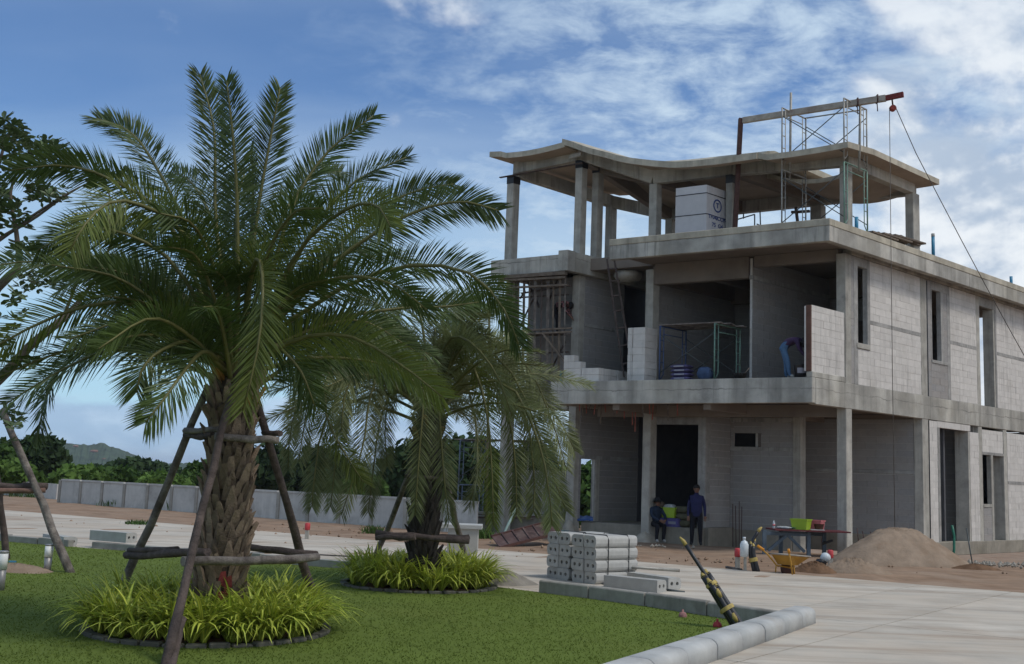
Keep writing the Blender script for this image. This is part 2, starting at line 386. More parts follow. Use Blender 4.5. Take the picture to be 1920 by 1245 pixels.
# ---- road of concrete bays with recessed joints
def clip(poly, n, c):                                       # keep n.p <= c
    out = []
    for i in range(len(poly)):
        p, q = poly[i], poly[(i + 1) % len(poly)]; a, b = n[0] * p[0] + n[1] * p[1] - c, n[0] * q[0] + n[1] * q[1] - c
        if a <= 0: out.append(p)
        if (a < 0 < b) or (b < 0 < a):
            t = a / (a - b); out.append((p[0] + t * (q[0] - p[0]), p[1] + t * (q[1] - p[1])))
    return out
A2, B2 = A[:2] / np.linalg.norm(A[:2]), B[:2] / np.linalg.norm(B[:2])
FARN = np.array([-A2[1], A2[0]]);  FARN = FARN if FARN[1] > 0 else -FARN
FARC = float(FARN @ np.array([5.27, 22.2]))
jd = np.array([0.612, 0.791]); jn = np.array([0.791, -0.612])
lines_j = [-42, -38, -34, -30, -26, -22, -18.2, -14.3, -10.3, -6.3, -4.76, -0.8, 3.2, 7.2, 11.2, 15.2, 19]
cross0 = float(FARN @ np.array(gnd(1585, 1169))[:2]); lines_c = [cross0 - 15.2, cross0 - 9.2, cross0 - 4.2, cross0, cross0 + 5.6, FARC + 0.01]
road = tag(bpy.data.objects.new('road', None), kind='structure'); C.objects.link(road)
fb = MB(); base = [(-60, -12), (40, -12), (40, 60), (-60, 60)]; base = clip(base, FARN, FARC - 0.03)
fb.prism(base, 0.004, 0.012); jo = obj('joint_filler', fb, JOINT, road)
LAWNP = [(3.62, 13.62), (2.72, 14.42), (1.98, 15.25), (1.25, 15.97), (0.54, 16.55), (0.0, 17.0), (-0.9, 17.6), (-1.9, 18.6), (-2.85, 19.25), (-6.9, 21.15), (-8.2, 21.6), (-10.3, 22.75), (-17, 26.2), (-24, 20), (-24, 1.0), (-3.82, 1.0)]
def inside(p, poly):
    c = False
    for i in range(len(poly)):
        (x1, y1), (x2, y2) = poly[i], poly[i - 1]
        if (y1 > p[1]) != (y2 > p[1]) and p[0] < (x2 - x1) * (p[1] - y1) / (y2 - y1) + x1: c = not c
    return c
gap = 0.009
for i in range(len(lines_j) - 1):
    for k in range(len(lines_c) - 1):
        p = clip(base, -jn, -(lines_j[i] + gap)); p = clip(p, jn, lines_j[i + 1] - gap) if p else p
        p = clip(p, -FARN, -(lines_c[k] + gap)) if p else p; p = clip(p, FARN, lines_c[k + 1] - gap) if p else p
        if len(p) < 3 or all(inside(q, LAWNP) for q in p): continue
        m = MB(); m.prism(p, 0.012, 0.03)
        obj('road_bay', m, PAVE, road)

# ---- lawn with grass
lm = MB(); lm.prism(LAWNP, 0.0, 0.036); tag(obj('lawn', lm, LAWN), kind='structure')
rng = np.random.default_rng(3)
def grass_points(n):
    out = []
    while len(out) < n:
        k = 60000
        Y = 9.0 * (26.0 / 9.0) ** rng.random(k); X = (rng.random(k) * 1.12 - 0.56) * Y
        for x, y in zip(X, Y):
            if inside((x, y), LAWNP):
                out.append((x, y))
                if len(out) >= n: break
    return np.array(out)
gp = grass_points(55000); n = len(gp)
hgt = 0.010 + 0.014 * rng.random(n); wd = 0.003 + 0.00035 * gp[:, 1]; a = rng.random(n) * 2 * PI; lean = (rng.random((n, 2)) - .5) * 0.05
V = np.zeros((n, 3, 3)); ca, sa = np.cos(a) * wd, np.sin(a) * wd
V[:, 0] = np.stack([gp[:, 0] - ca, gp[:, 1] - sa, np.full(n, .034)], 1); V[:, 1] = np.stack([gp[:, 0] + ca, gp[:, 1] + sa, np.full(n, .034)], 1)
V[:, 2] = np.stack([gp[:, 0] + lean[:, 0], gp[:, 1] + lean[:, 1], .034 + hgt], 1)
def quick_mesh(name, verts, faces_n, material, attr=None):   # verts (n*k,3), faces of k consecutive vertices
    me = bpy.data.meshes.new(name); nv = len(verts); k = faces_n
    me.vertices.add(nv); me.vertices.foreach_set('co', np.ascontiguousarray(verts, dtype=np.float32).ravel())
    me.loops.add(nv); me.loops.foreach_set('vertex_index', np.arange(nv, dtype=np.int32))
    me.polygons.add(nv // k); me.polygons.foreach_set('loop_start', np.arange(0, nv, k, dtype=np.int32)); me.polygons.foreach_set('loop_total', np.full(nv // k, k, dtype=np.int32))
    me.materials.append(material); me.update(calc_edges=True)
    return me
go = bpy.data.objects.new('grass', quick_mesh('grass', V.reshape(-1, 3), 3, BLADE)); C.objects.link(go)
tag(go, 'short mown grass of the green lawn', 'grass', kind='stuff')

# ---- kerbs
KERBD = mat('weathered_kerb', (0.30, 0.285, 0.25), var=0.16, scale=5, bump=0.25, rand=0.12, dark=(0.17, 0.15, 0.125), dscale=1.6, streak=0.4)
KERBL = mat('pale_kerb', (0.44, 0.44, 0.42), var=0.08, scale=6, bump=0.15, rand=0.08, dark=(0.36, 0.33, 0.29), dscale=2.0)
kd = thing('kerb_row', 'row of upright dark grey kerb slabs between the lawn edge and the block stack', 'kerb', (1.9, 15.2, 0))
def seglist(pts, L, gapm=0.012):
    out = []
    for i in range(len(pts) - 1):
        p, q = Vector((*pts[i], 0)), Vector((*pts[i + 1], 0)); n = max(1, round((q - p).length / L))
        for k in range(n): out.append((p.lerp(q, k / n), p.lerp(q, (k + 1) / n), gapm))
    return out
for p, q, gm in seglist([(0.54, 16.5), (1.25, 15.92), (1.98, 15.2), (2.69, 14.37), (3.42, 13.56)], 1.0):
    d = (q - p).normalized(); nrm = Vector((-d.y, d.x, 0)); m = MB(); h = 0.225 + rnd.uniform(-.008, .008)
    m.extrude([(0.0, -.02), (0.13, -.02), (0.13, h - .03), (0.10, h), (0.02, h), (0.0, h - .02)], p + d * gm, q - d * gm, nrm)
    obj('kerb_stone', m, KERBD, kd, bev=0.006)
kr = thing('kerb_row', 'row of pale round-topped kerb stones between the lawn and the near road', 'kerb', (2.9, 12.3, 0))
bd = Vector((0.509, 0.861, 0)); bn = Vector((-0.861, 0.509, 0)); b0 = Vector((4.04, 14.06, 0))
prof = [(0, -.02), (0, .15)] + [(.10 - .10 * math.cos(t), .15 + .08 * math.sin(t)) for t in np.linspace(.3, PI / 2, 5)] + [(.24 + .10 * math.sin(t), .15 + .08 * math.cos(t)) for t in np.linspace(0, PI / 2 - .3, 5)] + [(.34, .15), (.34, -.02)]
s0 = 0.0
for L in (0.62, 0.78, 0.76, 0.79, 0.77, 0.8, 0.78, 0.8, 0.8, 0.8):
    m = MB(); off = bn * rnd.uniform(-.006, .006); m.extrude(prof, b0 - bd * (s0 + 0.006) + off, b0 - bd * (s0 + L - .006) + off, bn, 0, True)
    obj('kerb_stone', m, KERBL, kr); s0 += L
KERBF = mat('far_kerb', (0.30, 0.29, 0.26), var=0.15, scale=5, bump=0.2, rand=0.12, dark=(0.2, 0.19, 0.17), dscale=1.6)
for lab, pts in (('low grey kerb along the far lawn edge behind the big palm', [(-8.25, 21.75), (-7.2, 21.25), (-6.2, 20.75), (-2.7, 19.15)]), ('low grey kerb at the far left lawn edge behind the bollard lights', [(-17, 26.0), (-10.3, 22.55), (-8.7, 21.75)])):
    kf = thing('kerb_row', lab, 'kerb', (*pts[1], 0))
    for p, q, gm in seglist(pts, 1.0):
        d = (q - p).normalized(); nrm = Vector((-d.y, d.x, 0)); m = MB(); h = 0.17 + rnd.uniform(-.02, .02)
        m.extrude([(0, -.02), (.14, -.02), (.14, h), (0, h)], p + d * gm, q - d * gm, nrm); obj('kerb_stone', m, KERBF, kf, bev=0.008)

# ---- boundary wall of precast panels and posts
PREC = mat('precast_panel', (0.48, 0.47, 0.44), var=0.1, scale=3, bump=0.15, rand=0.1, dark=(0.26, 0.25, 0.23), dscale=0.9, streak=0.25)
POST = mat('precast_post', (0.31, 0.295, 0.26), var=0.15, scale=4, bump=0.15, streak=0.4)
bw = thing('boundary_wall', 'long low grey precast concrete boundary wall behind the bare soil', 'wall', (-4.1, 35.3, 0))
def wp(t, z, off=0.0): p = WALL0 + WALLD * t + WALLN * off; return Vector((p[0], p[1], z))
t = 0.0; zt = 0.93
while t < 21.5:
    m = MB()
    for a, b in (((t + .07), (t + 1.38)),):
        m.hexa([wp(a, -.1, -.02), wp(b, -.1, -.02), wp(b, -.1, .05), wp(a, -.1, .05), wp(a, zt - .02, -.02), wp(b, zt - .02, -.02), wp(b, zt - .02, .05), wp(a, zt - .02, .05)])
    obj('panel', m, PREC, bw, bev=0.01)
    m = MB(); m.hexa([wp(t - .08, -.1, -.06), wp(t + .07, -.1, -.06), wp(t + .07, -.1, .08), wp(t - .08, -.1, .08), wp(t - .08, zt, -.06), wp(t + .07, zt, -.06), wp(t + .07, zt, .08), wp(t - .08, zt, .08)])
    obj('post', m, POST, bw, bev=0.008)
    m = MB(); m.hexa([wp(t + .07, zt - .02, -.05), wp(t + 1.38, zt - .02, -.05), wp(t + 1.38, zt - .02, .07), wp(t + .07, zt - .02, .07), wp(t + .07, zt + .05, -.05), wp(t + 1.38, zt + .05, -.05), wp(t + 1.38, zt + .05, .07), wp(t + .07, zt + .05, .07)])
    obj('coping', m, PREC, bw)
    t += 1.45
bw2 = thing('boundary_wall', 'lower stretch of grey boundary wall at far left beyond the corner post', 'wall', (-22, 48, 0))
q0, q1 = gnd(107, 936), gnd(-40, 921)
for k in range(3):
    p, q = q0.lerp(q1, k / 3), q0.lerp(q1, (k + .96) / 3); m = MB(); m.bar(p + Vector((0, 0, .3)), q + Vector((0, 0, .3)), 0.1, 0.75); obj('panel', m, PREC, bw2)

# ---- hill
hm = MB()
prof_px = [(-400, 862), (-200, 855), (-60, 846), (30, 842), (105, 836), (125, 831), (150, 833), (165, 835), (180, 833), (192, 831), (205, 836), (225, 842), (245, 849), (262, 856), (276, 863), (300, 867), (330, 869), (420, 869), (520, 868), (640, 869), (730, 868), (800, 871), (1000, 880)]
YH = 1250.0; cols = []
xs = np.arange(-400, 1000, 4)
py = np.interp(xs, [p[0] for p in prof_px], [p[1] for p in prof_px])
hr = random.Random(5)
for x, y in zip(xs, py):
    top = atY(float(x), float(y), YH); jit = hr.uniform(-.9, 1.1)
    cols.append([(top.x * (1 + d / YH), YH + d, (top.z + jit) * f - 4 * (1 - f) + (hr.uniform(-1, 1) if 0 < f < 1 else 0)) for d, f in ((-170, -.35), (-120, .12), (-80, .42), (-45, .7), (-18, .9), (0, 1.0), (60, .7), (150, 0))])
vs = [p for c in cols for p in c]; nr = 8
hm.add(vs, [(i * nr + j, (i + 1) * nr + j, (i + 1) * nr + j + 1, i * nr + j + 1) for i in range(len(cols) - 1) for j in range(nr - 1)], 0, False)
tag(obj('hill', hm, HILLM, fix=False), kind='structure')
def hillpatch(x0, x1, y0, y1):
    m = MB(); k = 10; cx, cy = (x0 + x1) / 2, (y0 + y1) / 2; p = []
    for i in range(k):
        a = 2 * PI * i / k; r = hr.uniform(.6, 1.0)
        p.append(atY(cx + (x1 - x0) / 2 * math.cos(a) * r, cy + (y1 - y0) / 2 * math.sin(a) * r, YH - 95))
    c = atY(cx, cy, YH - 99); m.add(p + [c], [(i, (i + 1) % k, k) for i in range(k)])
    o = obj('earth_scar', m, HILLR, bpy.data.objects['hill'], world=False)
for q in ((135, 150, 834, 839), (166, 186, 843, 849), (190, 200, 858, 862)): hillpatch(*q)

# ---- trees beyond the wall
LEAFD = mat('dark_tree_leaf', (0.034, 0.060, 0.022), rough=0.75, var=0.45, scale=0.9, spec=0.15, transl=0.2, rand=0.2)
LEAFM = mat('green_tree_leaf', (0.065, 0.120, 0.028), rough=0.75, var=0.45, scale=0.9, spec=0.15, transl=0.25, rand=0.2)
LEAFB = mat('bright_bush_leaf', (0.10, 0.17, 0.035), rough=0.75, var=0.4, scale=1.1, spec=0.15, transl=0.25, rand=0.2)
BARK = mat('bark', (0.13, 0.105, 0.085), var=0.3, scale=8, bump=0.6, bscale=20)
def leaf_cloud(centre, rad, n, size, seed, lobes=9, zmin=None):
    r = np.random.default_rng(seed); c = np.array(centre); R = np.array(rad)
    d = r.normal(size=(lobes, 3)); d /= np.linalg.norm(d, axis=1)[:, None]; d[:, 2] = np.abs(d[:, 2]) * 1.0 - 0.35
    lc = c + d * R * (0.45 + 0.3 * r.random((lobes, 1))); lr = R * (0.36 + 0.24 * r.random((lobes, 1)))
    k = r.integers(0, lobes, n); e = r.normal(size=(n, 3)); e /= np.linalg.norm(e, axis=1)[:, None]
    P = lc[k] + e * lr[k] * (0.55 + 0.62 * r.random((n, 1)))
    if zmin is not None: P[:, 2] = np.maximum(P[:, 2], zmin + 0.4 * r.random(n))
    u = e * 0.55 + r.normal(size=(n, 3)) * 0.6; u /= np.linalg.norm(u, axis=1)[:, None]
    w = np.cross(u, r.normal(size=(n, 3))); w /= np.linalg.norm(w, axis=1)[:, None]; t = np.cross(u, w)
    s = size * (0.6 + 0.8 * r.random((n, 1)))
    Q = np.stack([P - w * s * .5, P + t * s * .75 - w * s * .1, P + w * s * .5, P - t * s * .75 + w * s * .1], 1)
    return Q.reshape(-1, 3)
def far_tree(name, label, px, topy, Y, wpx, leaf, seed, n=2600, size=0.28, flat=0.8, cat='tree', group='trees and bushes beyond the boundary wall'):
    top = atY(px, topy, Y); x = top.x; gz = ground_z(x, Y); rx = wpx / 2 / FPX * Y; H = max(1.2, top.z - gz)
    rz = max(min(H * 0.5, rx * flat), H * (.42 if flat > .5 else .2)); ry = rx * 0.8; cz = top.z - rz * 0.9
    root = thing(name, label, cat, (x, Y, gz), group=group)
    t = MB(); base = Vector((x, Y, gz - .2)); cen = Vector((x, Y, cz - rz * .2)); t.tube([base, base.lerp(cen, .5) + Vector((.1, 0, 0)), cen], [0.05 * H, 0.035 * H, 0.015 * H], 7)
    rr = random.Random(seed)
    for i in range(4):
        a = rr.uniform(0, 2 * PI); t.tube([base.lerp(cen, .55), cen + Vector((math.cos(a) * rx * .6, math.sin(a) * ry * .6, rz * rr.uniform(-.1, .5)))], [0.02 * H, 0.006 * H], 5)
    obj('trunk', t, BARK, root)
    v = leaf_cloud((x, Y, cz), (rx, ry, rz), n, size * Y / 55, seed, 13, gz) - np.array([x, Y, gz])
    co = bpy.data.objects.new('crown', quick_mesh('crown', v, 4, leaf)); C.objects.link(co); co.parent = root
FT = [  # name, label, px, top, Y, width px, leaf
 ('broad_tree', 'tall dark green tree at far left beyond the end of the wall', 62, 812, 62, 130, LEAFD),
 ('broad_tree', 'mid green tree at the left frame edge behind the low wall', -8, 828, 58, 110, LEAFM),
 ('bush', 'bright green bush at far left between the two stake legs', 25, 862, 52, 90, LEAFB),
 ('broad_tree', 'rounded dark tree just left of the distant hill', 108, 838, 70, 60, LEAFD),
 ('bush', 'bright low bush below the middle of the distant hill', 150, 874, 56, 110, LEAFB),
 ('bush', 'mid green bush below the right slope of the distant hill', 225, 878, 58, 120, LEAFM),
 ('umbrella_tree', 'dark flat-topped spreading tree right of the distant hill', 262, 862, 90, 150, LEAFD),
 ('bush', 'bright bush left of the big palm behind the wall', 300, 884, 55, 110, LEAFB),
 ('slender_tree', 'small upright green tree just left of the big palm trunk', 374, 862, 60, 56, LEAFM),
 ('broad_tree', 'dense dark tree right of the big palm trunk behind the wall', 505, 836, 62, 130, LEAFD),
 ('broad_tree', 'dark tree behind the left drooping fronds of the second palm', 600, 846, 66, 130, LEAFD),
 ('bush', 'green bush behind the wall left of the second palm trunk', 690, 882, 52, 100, LEAFM),
 ('broad_tree', 'dark tree with ragged edge just left of the second palm trunk', 770, 818, 58, 100, LEAFD),
 ('broad_tree', 'tall dark tree behind the ground scaffold right of the second palm', 870, 800, 56, 150, LEAFD),
 ('broad_tree', 'dark green tree behind the left wing of the unfinished house', 985, 812, 60, 150, LEAFD),
 ('bush', 'green bush seen through the side opening of the unfinished house', 1100, 868, 52, 120, LEAFM)]
for i, (nm, lab, px, ty, Y, wpx, lf) in enumerate(FT):
    far_tree(nm, lab, px, ty, Y, wpx, lf, 100 + i, n=5200 if wpx > 100 else 3400, size=0.27, flat=0.45 if 'umbrella' in nm else 0.85, cat='bush' if nm == 'bush' else 'tree')
wv = np.concatenate([leaf_cloud((x, 105 + 12 * math.sin(k * 1.7), -1.2), (9, 6, 2.1 + math.sin(k * 2.3) * .5), 1500, 0.62, 300 + k, 9, -3.2) for k, x in enumerate(range(-64, 24, 7))])
wo_ = bpy.data.objects.new('far_woodland', quick_mesh('far_woodland', wv, 4, LEAFM)); C.objects.link(wo_)
tag(wo_, 'belt of far green woodland below the hill', 'woodland', kind='stuff')
# weeds at the wall foot
def weed(px, py, h, w, lab, seed):
    p = gnd(px, py); r = random.Random(seed); m = MB()
    for i in range(150):
        a = r.uniform(0, 2 * PI); b = p + Vector((r.gauss(0, w * .4), r.gauss(0, .18), 0)); l = h * r.uniform(.5, 1.1); tip = b + Vector((math.cos(a) * l * .5, math.sin(a) * l * .5, l * .85)); s = Vector((-math.sin(a), math.cos(a), 0)) * .012
        mid = b.lerp(tip, .5) + Vector((0, 0, l * .12)); m.add([b - s, b + s, mid + s, mid - s, tip], [(0, 1, 2, 3), (3, 2, 4)])
    tag(solo('weed_clump', m, LEAFM, lab, 'weeds', 'weeds on the bare soil', loc=p, fix=False), kind='stuff')
for q in ((228, 950, .35, 1.0, 'green weeds at the wall foot left of the big palm stakes', 1), (345, 958, .5, .8, 'taller green weeds at the wall foot just left of the big palm trunk', 2), (258, 985, .2, .5, 'small weed tuft at the far road edge left of the palm', 3), (45, 932, .3, 1.2, 'green weeds at the far left in front of the low wall', 4), (905, 1010, .35, .5, 'dark green weeds beside the leaning rusty formwork', 5), (700, 1000, .3, .4, 'thin weeds on the soil left of the second palm trunk', 6)): weed(*q)
# ================================================================== UNFINISHED HOUSE
Z2B, Z2, Z3B, Z3 = 3.95, 4.62, 8.2, 8.8                     # soffit / top of the first floor, of the roof deck
house = thing('unfinished_house', 'three storey unfinished concrete frame house with pale block walls and open roof deck', 'house', UV(0, 0, 0))
nA = Vector((-A2[1], A2[0], 0)); nA = nA if nA.y > 0 else -nA               # into the house from the front
nB = Vector((-B2[1], B2[0], 0)); nB = nB if nB.dot(Vector(A)) > 0 else -nB  # into the house from the side
dA, dB = Vector(A), Vector(B)
unit = MB().box((0, 0, 0), (1, 1, 1)).mesh('block', AAC); 
def ubox(name, u0, u1, v0, v1, z0, z1, m=CONC, bev=0.012, parent=house):
    return obj(name, MB().uvbox(u0, u1, v0, v1, z0, z1), m, parent, bev=bev)
def courses(s0, s1, z0, z1, seed, L=0.6, h=0.2, g=0.003):
    r = random.Random(seed); z = z0; k = 0; out = []
    while z < z1 - 0.03:
        hh = min(h, z1 - z); s = s0 - (L * .5 if k % 2 else 0) - r.uniform(0, .06)
        while s < s1 - 0.01:
            a, b = max(s, s0), min(s + L, s1)
            if b - a > 0.03: out.append((a + g, b - g, z + g, z + hh - g))
            s += L
        z += h; k += 1
    return out
def block_wall(P0, d, n_in, s0, s1, z0, z1, indiv=False, seed=1, th=0.09, parent=house, holes=()):
    """P0 + d*s runs along the face of the wall, n_in points into the wall"""
    P0 = Vector(P0)
    r = random.Random(seed); ang = math.atan2(d.y, d.x)
    rects = [(s0, s1, z0, z1)]
    for h in holes:
        new = []
        for a, b, c, e in rects:
            if h[0] >= b or h[1] <= a or h[2] >= e or h[3] <= c: new.append((a, b, c, e)); continue
            if h[0] > a: new.append((a, h[0], c, e))
            if h[1] < b: new.append((h[1], b, c, e))
            m0, m1 = max(a, h[0]), min(b, h[1])
            if h[2] > c: new.append((m0, m1, c, h[2]))
            if h[3] < e: new.append((m0, m1, h[3], e))
        rects = new
    core = MB()
    for a, b, c, e in rects:
        p, q = P0 + d * a + n_in * .008, P0 + d * b + n_in * .008; t = n_in * (th - .016)
        core.hexa([Vector((*x.xy, c + .004)) for x in (p, q, q + t, p + t)] + [Vector((*x.xy, e - .004)) for x in (p, q, q + t, p + t)])
    co = obj('wall_panel', core, MORT, parent); off = org(co)
    if indiv:
        for a, b, c, e in rects:
            for x0, x1, y0, y1 in courses(a, b, c, e, seed):
                o = bpy.data.objects.new('block', unit); C.objects.link(o); o.parent = co
                p = P0 + d * ((x0 + x1) / 2) + n_in * (th / 2 + r.uniform(-.003, .003)); p.z = (y0 + y1) / 2
                o.location = p - off; o.scale = (x1 - x0, th, y1 - y0); o.rotation_euler = (r.uniform(-.006, .006), 0, ang + r.uniform(-.006, .006))
    else:
        m = MB(); tints = []
        for a, b, c, e in rects:
            for x0, x1, y0, y1 in courses(a, b, c, e, seed):
                j = r.uniform(-.003, .003); p, q, t = P0 + d * x0 + n_in * j, P0 + d * x1 + n_in * j, n_in * th
                m.hexa([Vector((*x.xy, y0)) for x in (p, q, q + t, p + t)] + [Vector((*x.xy, y1)) for x in (p, q, q + t, p + t)])
                k = r.uniform(.275, .305); w = r.uniform(-.006, .006); tints += [(k + w, k * .95, k * .90 - w, 1)] * 6  # same blocks toned down: the porch and indoor shade sits in this tint
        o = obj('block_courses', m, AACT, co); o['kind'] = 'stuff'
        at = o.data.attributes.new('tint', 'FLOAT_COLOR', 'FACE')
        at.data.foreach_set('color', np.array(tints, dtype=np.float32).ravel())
    return co
def side(u, v0, v1, z0, z1, **k):                           # wall running back along the side direction at u
    return block_wall(UV(u, 0), dB, nB, v0, v1, z0, z1, **k)
def front(v, u0, u1, z0, z1, **k):                          # wall running along the front direction, left to right u1..u0
    h = [(u1 - b, u1 - a, c, e) for a, b, c, e in k.pop('holes', ())]
    return block_wall(UV(u1, v), -dA, nA, 0, u1 - u0, z0, z1, holes=h, **k)

# ---- frame: columns
for u0, u1, v0, v1, z0, z1 in [
    (0, .26, 1.68, 1.98, -.1, Z3B), (5.85, 6.11, 1.8, 2.1, -.1, Z3B), (8.42, 8.68, 1.8, 2.1, -.1, Z3B), (0, .26, 6.0, 6.37, -.1, Z3B),
    (2.33, 2.56, 3.62, 3.9, -.1, Z2B), (10.5, 10.76, 1.3, 1.6, -.1, Z3B), (10.5, 10.76, 5.6, 5.9, -.1, Z3B), (0.005, .26, 9.79, 10.04, -.1, Z3B), (0.005, .26, 13.6, 13.9, -.1, Z3B), (8.0, 8.26, 9.8, 10.1, -.1, Z3B),
    (8.3, 8.55, 1.62, 1.88, Z3, 11.95), (8.27, 8.5, 2.35, 2.62, Z3, 11.95), (5.8, 6.06, 1.8, 2.06, Z3, 10.9), (3.36, 3.56, 1.8, 2.06, Z3, 10.9), (0, .22, 1.8, 2.08, Z3, 10.72),
    (0, .24, 5.62, 6.02, Z3, 10.76), (2.95, 3.3, 5.9, 6.2, Z3, 10.75), (8.1, 8.36, 5.9, 6.2, Z3, 10.85), (10.45, 10.7, 5.9, 6.2, Z3, 11.55), (10.84, 11.1, 1.55, 1.85, Z3, 11.72)]:
    o = ubox('column', u0, u1, v0, v1, z0, z1, CONCL)
    if z0 == Z3 and z1 in (10.9, 11.95, 11.72) and (u0, v0) != (5.8, 1.8):
        ubox('column_cap', u0 - .006, u1 + .006, v0 - .006, v1 + .006, z1 - .28, z1 - .02, BLACK, 0, o)
LUMP = mat('spilt_concrete', (0.36, 0.32, 0.26), var=0.2, scale=5, bump=1.0, bscale=8)
def lump(name, c, r, h, material, seed, parent=None, n=22, k=7, pw=1.0, amp=.16, label=None, cat=None, rx=1.0, rz=0.0, steep=1.0):
    rr = random.Random(seed); m = MB(); ph = [rr.uniform(0, 6.3) for _ in range(6)]
    vs = []
    for i in range(k):
        t = i / (k - 1)
        for j in range(n):
            a = 2 * PI * j / n; w = 1 + amp * (math.sin(2 * a + ph[0]) + .6 * math.sin(3 * a + ph[1]) + .5 * math.sin(5 * a + ph[2]) * (1 - t) + rr.uniform(-.25, .25))
            q = (1 - t) ** steep; x, y = math.cos(a) * r * q * w * rx, math.sin(a) * r * q * w
            zz = h * (1 - (1 - t) ** pw) * (1 + rr.uniform(-.03, .03)) if t > 0 else -.04
            vs.append((c[0] + x * math.cos(rz) - y * math.sin(rz), c[1] + x * math.sin(rz) + y * math.cos(rz), c[2] + zz))
    m.add(vs, [(i * n + j, i * n + (j + 1) % n, (i + 1) * n + (j + 1) % n, (i + 1) * n + j) for i in range(k - 1) for j in range(n)], 0, True)
    o = obj(name, m, material, parent, loc=None if parent else c, fix=True)
    if label: tag(o, label, cat)
    return o
lump('footing_lump', UV(8.55, 1.85, 0), .34, .55, LUMP, 2, house, steep=.6)
lump('footing_lump', UV(5.98, 1.85, 0), .36, .32, LUMP, 4, house, steep=.6)

# ---- slabs and beams
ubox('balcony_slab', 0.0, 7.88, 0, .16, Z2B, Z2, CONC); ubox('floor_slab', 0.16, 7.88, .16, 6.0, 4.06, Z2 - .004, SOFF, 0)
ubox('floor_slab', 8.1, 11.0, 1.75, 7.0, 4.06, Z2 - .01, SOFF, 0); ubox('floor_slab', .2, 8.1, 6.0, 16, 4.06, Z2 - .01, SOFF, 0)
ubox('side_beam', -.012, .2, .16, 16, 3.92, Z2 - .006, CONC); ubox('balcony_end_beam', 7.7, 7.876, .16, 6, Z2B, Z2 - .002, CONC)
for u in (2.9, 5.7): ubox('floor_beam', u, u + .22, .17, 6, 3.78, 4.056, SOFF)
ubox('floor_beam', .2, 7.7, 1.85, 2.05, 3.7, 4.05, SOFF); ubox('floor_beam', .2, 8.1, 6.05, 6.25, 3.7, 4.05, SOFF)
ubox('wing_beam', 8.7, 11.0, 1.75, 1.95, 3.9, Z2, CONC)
# roof deck
ubox('roof_deck', -.46, 6.02, 0, .2, Z3B, Z3 - .18, CONC); ubox('roof_deck', -.46, -.26, .2, 16, Z3B, Z3 - .18, CONC)
ubox('deck_kerb', -.472, 6.03, -.012, .22, Z3 - .18, Z3 + .01, ROOFC); ubox('deck_kerb', -.472, -.25, .22, 16, Z3 - .18, Z3 + .01, ROOFC)
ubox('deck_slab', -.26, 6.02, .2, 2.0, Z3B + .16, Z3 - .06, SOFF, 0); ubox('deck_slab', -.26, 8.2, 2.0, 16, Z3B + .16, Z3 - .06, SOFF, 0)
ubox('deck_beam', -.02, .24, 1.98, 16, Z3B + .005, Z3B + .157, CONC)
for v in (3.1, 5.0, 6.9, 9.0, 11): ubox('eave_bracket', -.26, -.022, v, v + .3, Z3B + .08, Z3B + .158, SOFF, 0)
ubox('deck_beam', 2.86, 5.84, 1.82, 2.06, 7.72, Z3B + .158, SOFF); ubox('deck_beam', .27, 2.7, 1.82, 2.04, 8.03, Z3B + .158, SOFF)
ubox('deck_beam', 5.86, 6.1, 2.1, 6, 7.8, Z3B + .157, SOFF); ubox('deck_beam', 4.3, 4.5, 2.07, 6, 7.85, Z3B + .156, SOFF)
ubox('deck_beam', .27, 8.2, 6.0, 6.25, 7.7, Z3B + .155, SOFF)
# left wing deck
ubox('wing_deck', 8.55, 11.12, 1.0, 1.25, 8.2, 8.74, CONC); ubox('wing_deck', 8.2, 8.55, .96, 1.3, 8.2, 8.86, CONCL)
ubox('wing_deck', 8.2, 8.42, 1.3, 6, 8.2, 8.84, CONC); ubox('wing_deck', 10.9, 11.12, 1.25, 6, 8.2, 8.74, CONC)
ubox('deck_slab', 8.42, 10.9, 1.25, 6.2, 8.36, 8.68, SOFF, 0)
LUMP2 = mat('grey_lump', (0.3, 0.285, 0.25), var=0.2, scale=5, bump=.8, bscale=10)
# round cut end of a beam under the deck beside the ladder
m = MB(); c = UV(7.3, 2.6, 8.25); m.lathe(c, [(.05, -.24), (.38, -.17), (.46, -.05), (.42, .08), (.2, .1)], 16); obj('drop_panel', m, CONCL, house)

# ---- side wall, first floor
ubox('low_wall_kerb', 0.0, .16, 0.0, 1.66, Z2, 4.77, CONC)
side(.03, .02, 1.66, 4.77, 6.53, indiv=True, seed=11)
ubox('end_board', .02, .15, -.03, .015, 4.78, 6.52, mat('brown_form_board', (0.12, 0.062, 0.045), var=.25, scale=6, bump=.3), .004)
ubox('end_board', .155, .2, -.02, .012, 4.78, 6.5, AAC, .004)
side(.012, 1.98, 2.13, Z2, 8.19, seed=12); ubox('jamb', .004, .14, 2.13, 2.34, Z2, 8.19, BAND, .005)
ubox('lintel', .006, .14, 2.34, 3.01, 7.94, 8.19, BAND, .005); ubox('window_sill', -.02, .15, 2.26, 2.97, 5.63, 5.78, CONCL)
side(.012, 2.34, 3.01, Z2, 5.63, indiv=True, seed=13); ubox('jamb', .003, .14, 2.86, 3.01, 5.78, 7.94, BAND, .005)
side(.012, 3.01, 6.0, Z2, 6.38, indiv=True, seed=14); ubox('lintel_band', .006, .12, 3.01, 6.0, 6.38, 6.49, BAND, .004); side(.012, 3.01, 6.0, 6.49, 8.19, indiv=True, seed=15)
side(.012, 6.40, 6.66, Z2, 8.19, seed=16); ubox('jamb', .004, .14, 6.66, 6.72, 5.75, 8.19, BAND, .004)
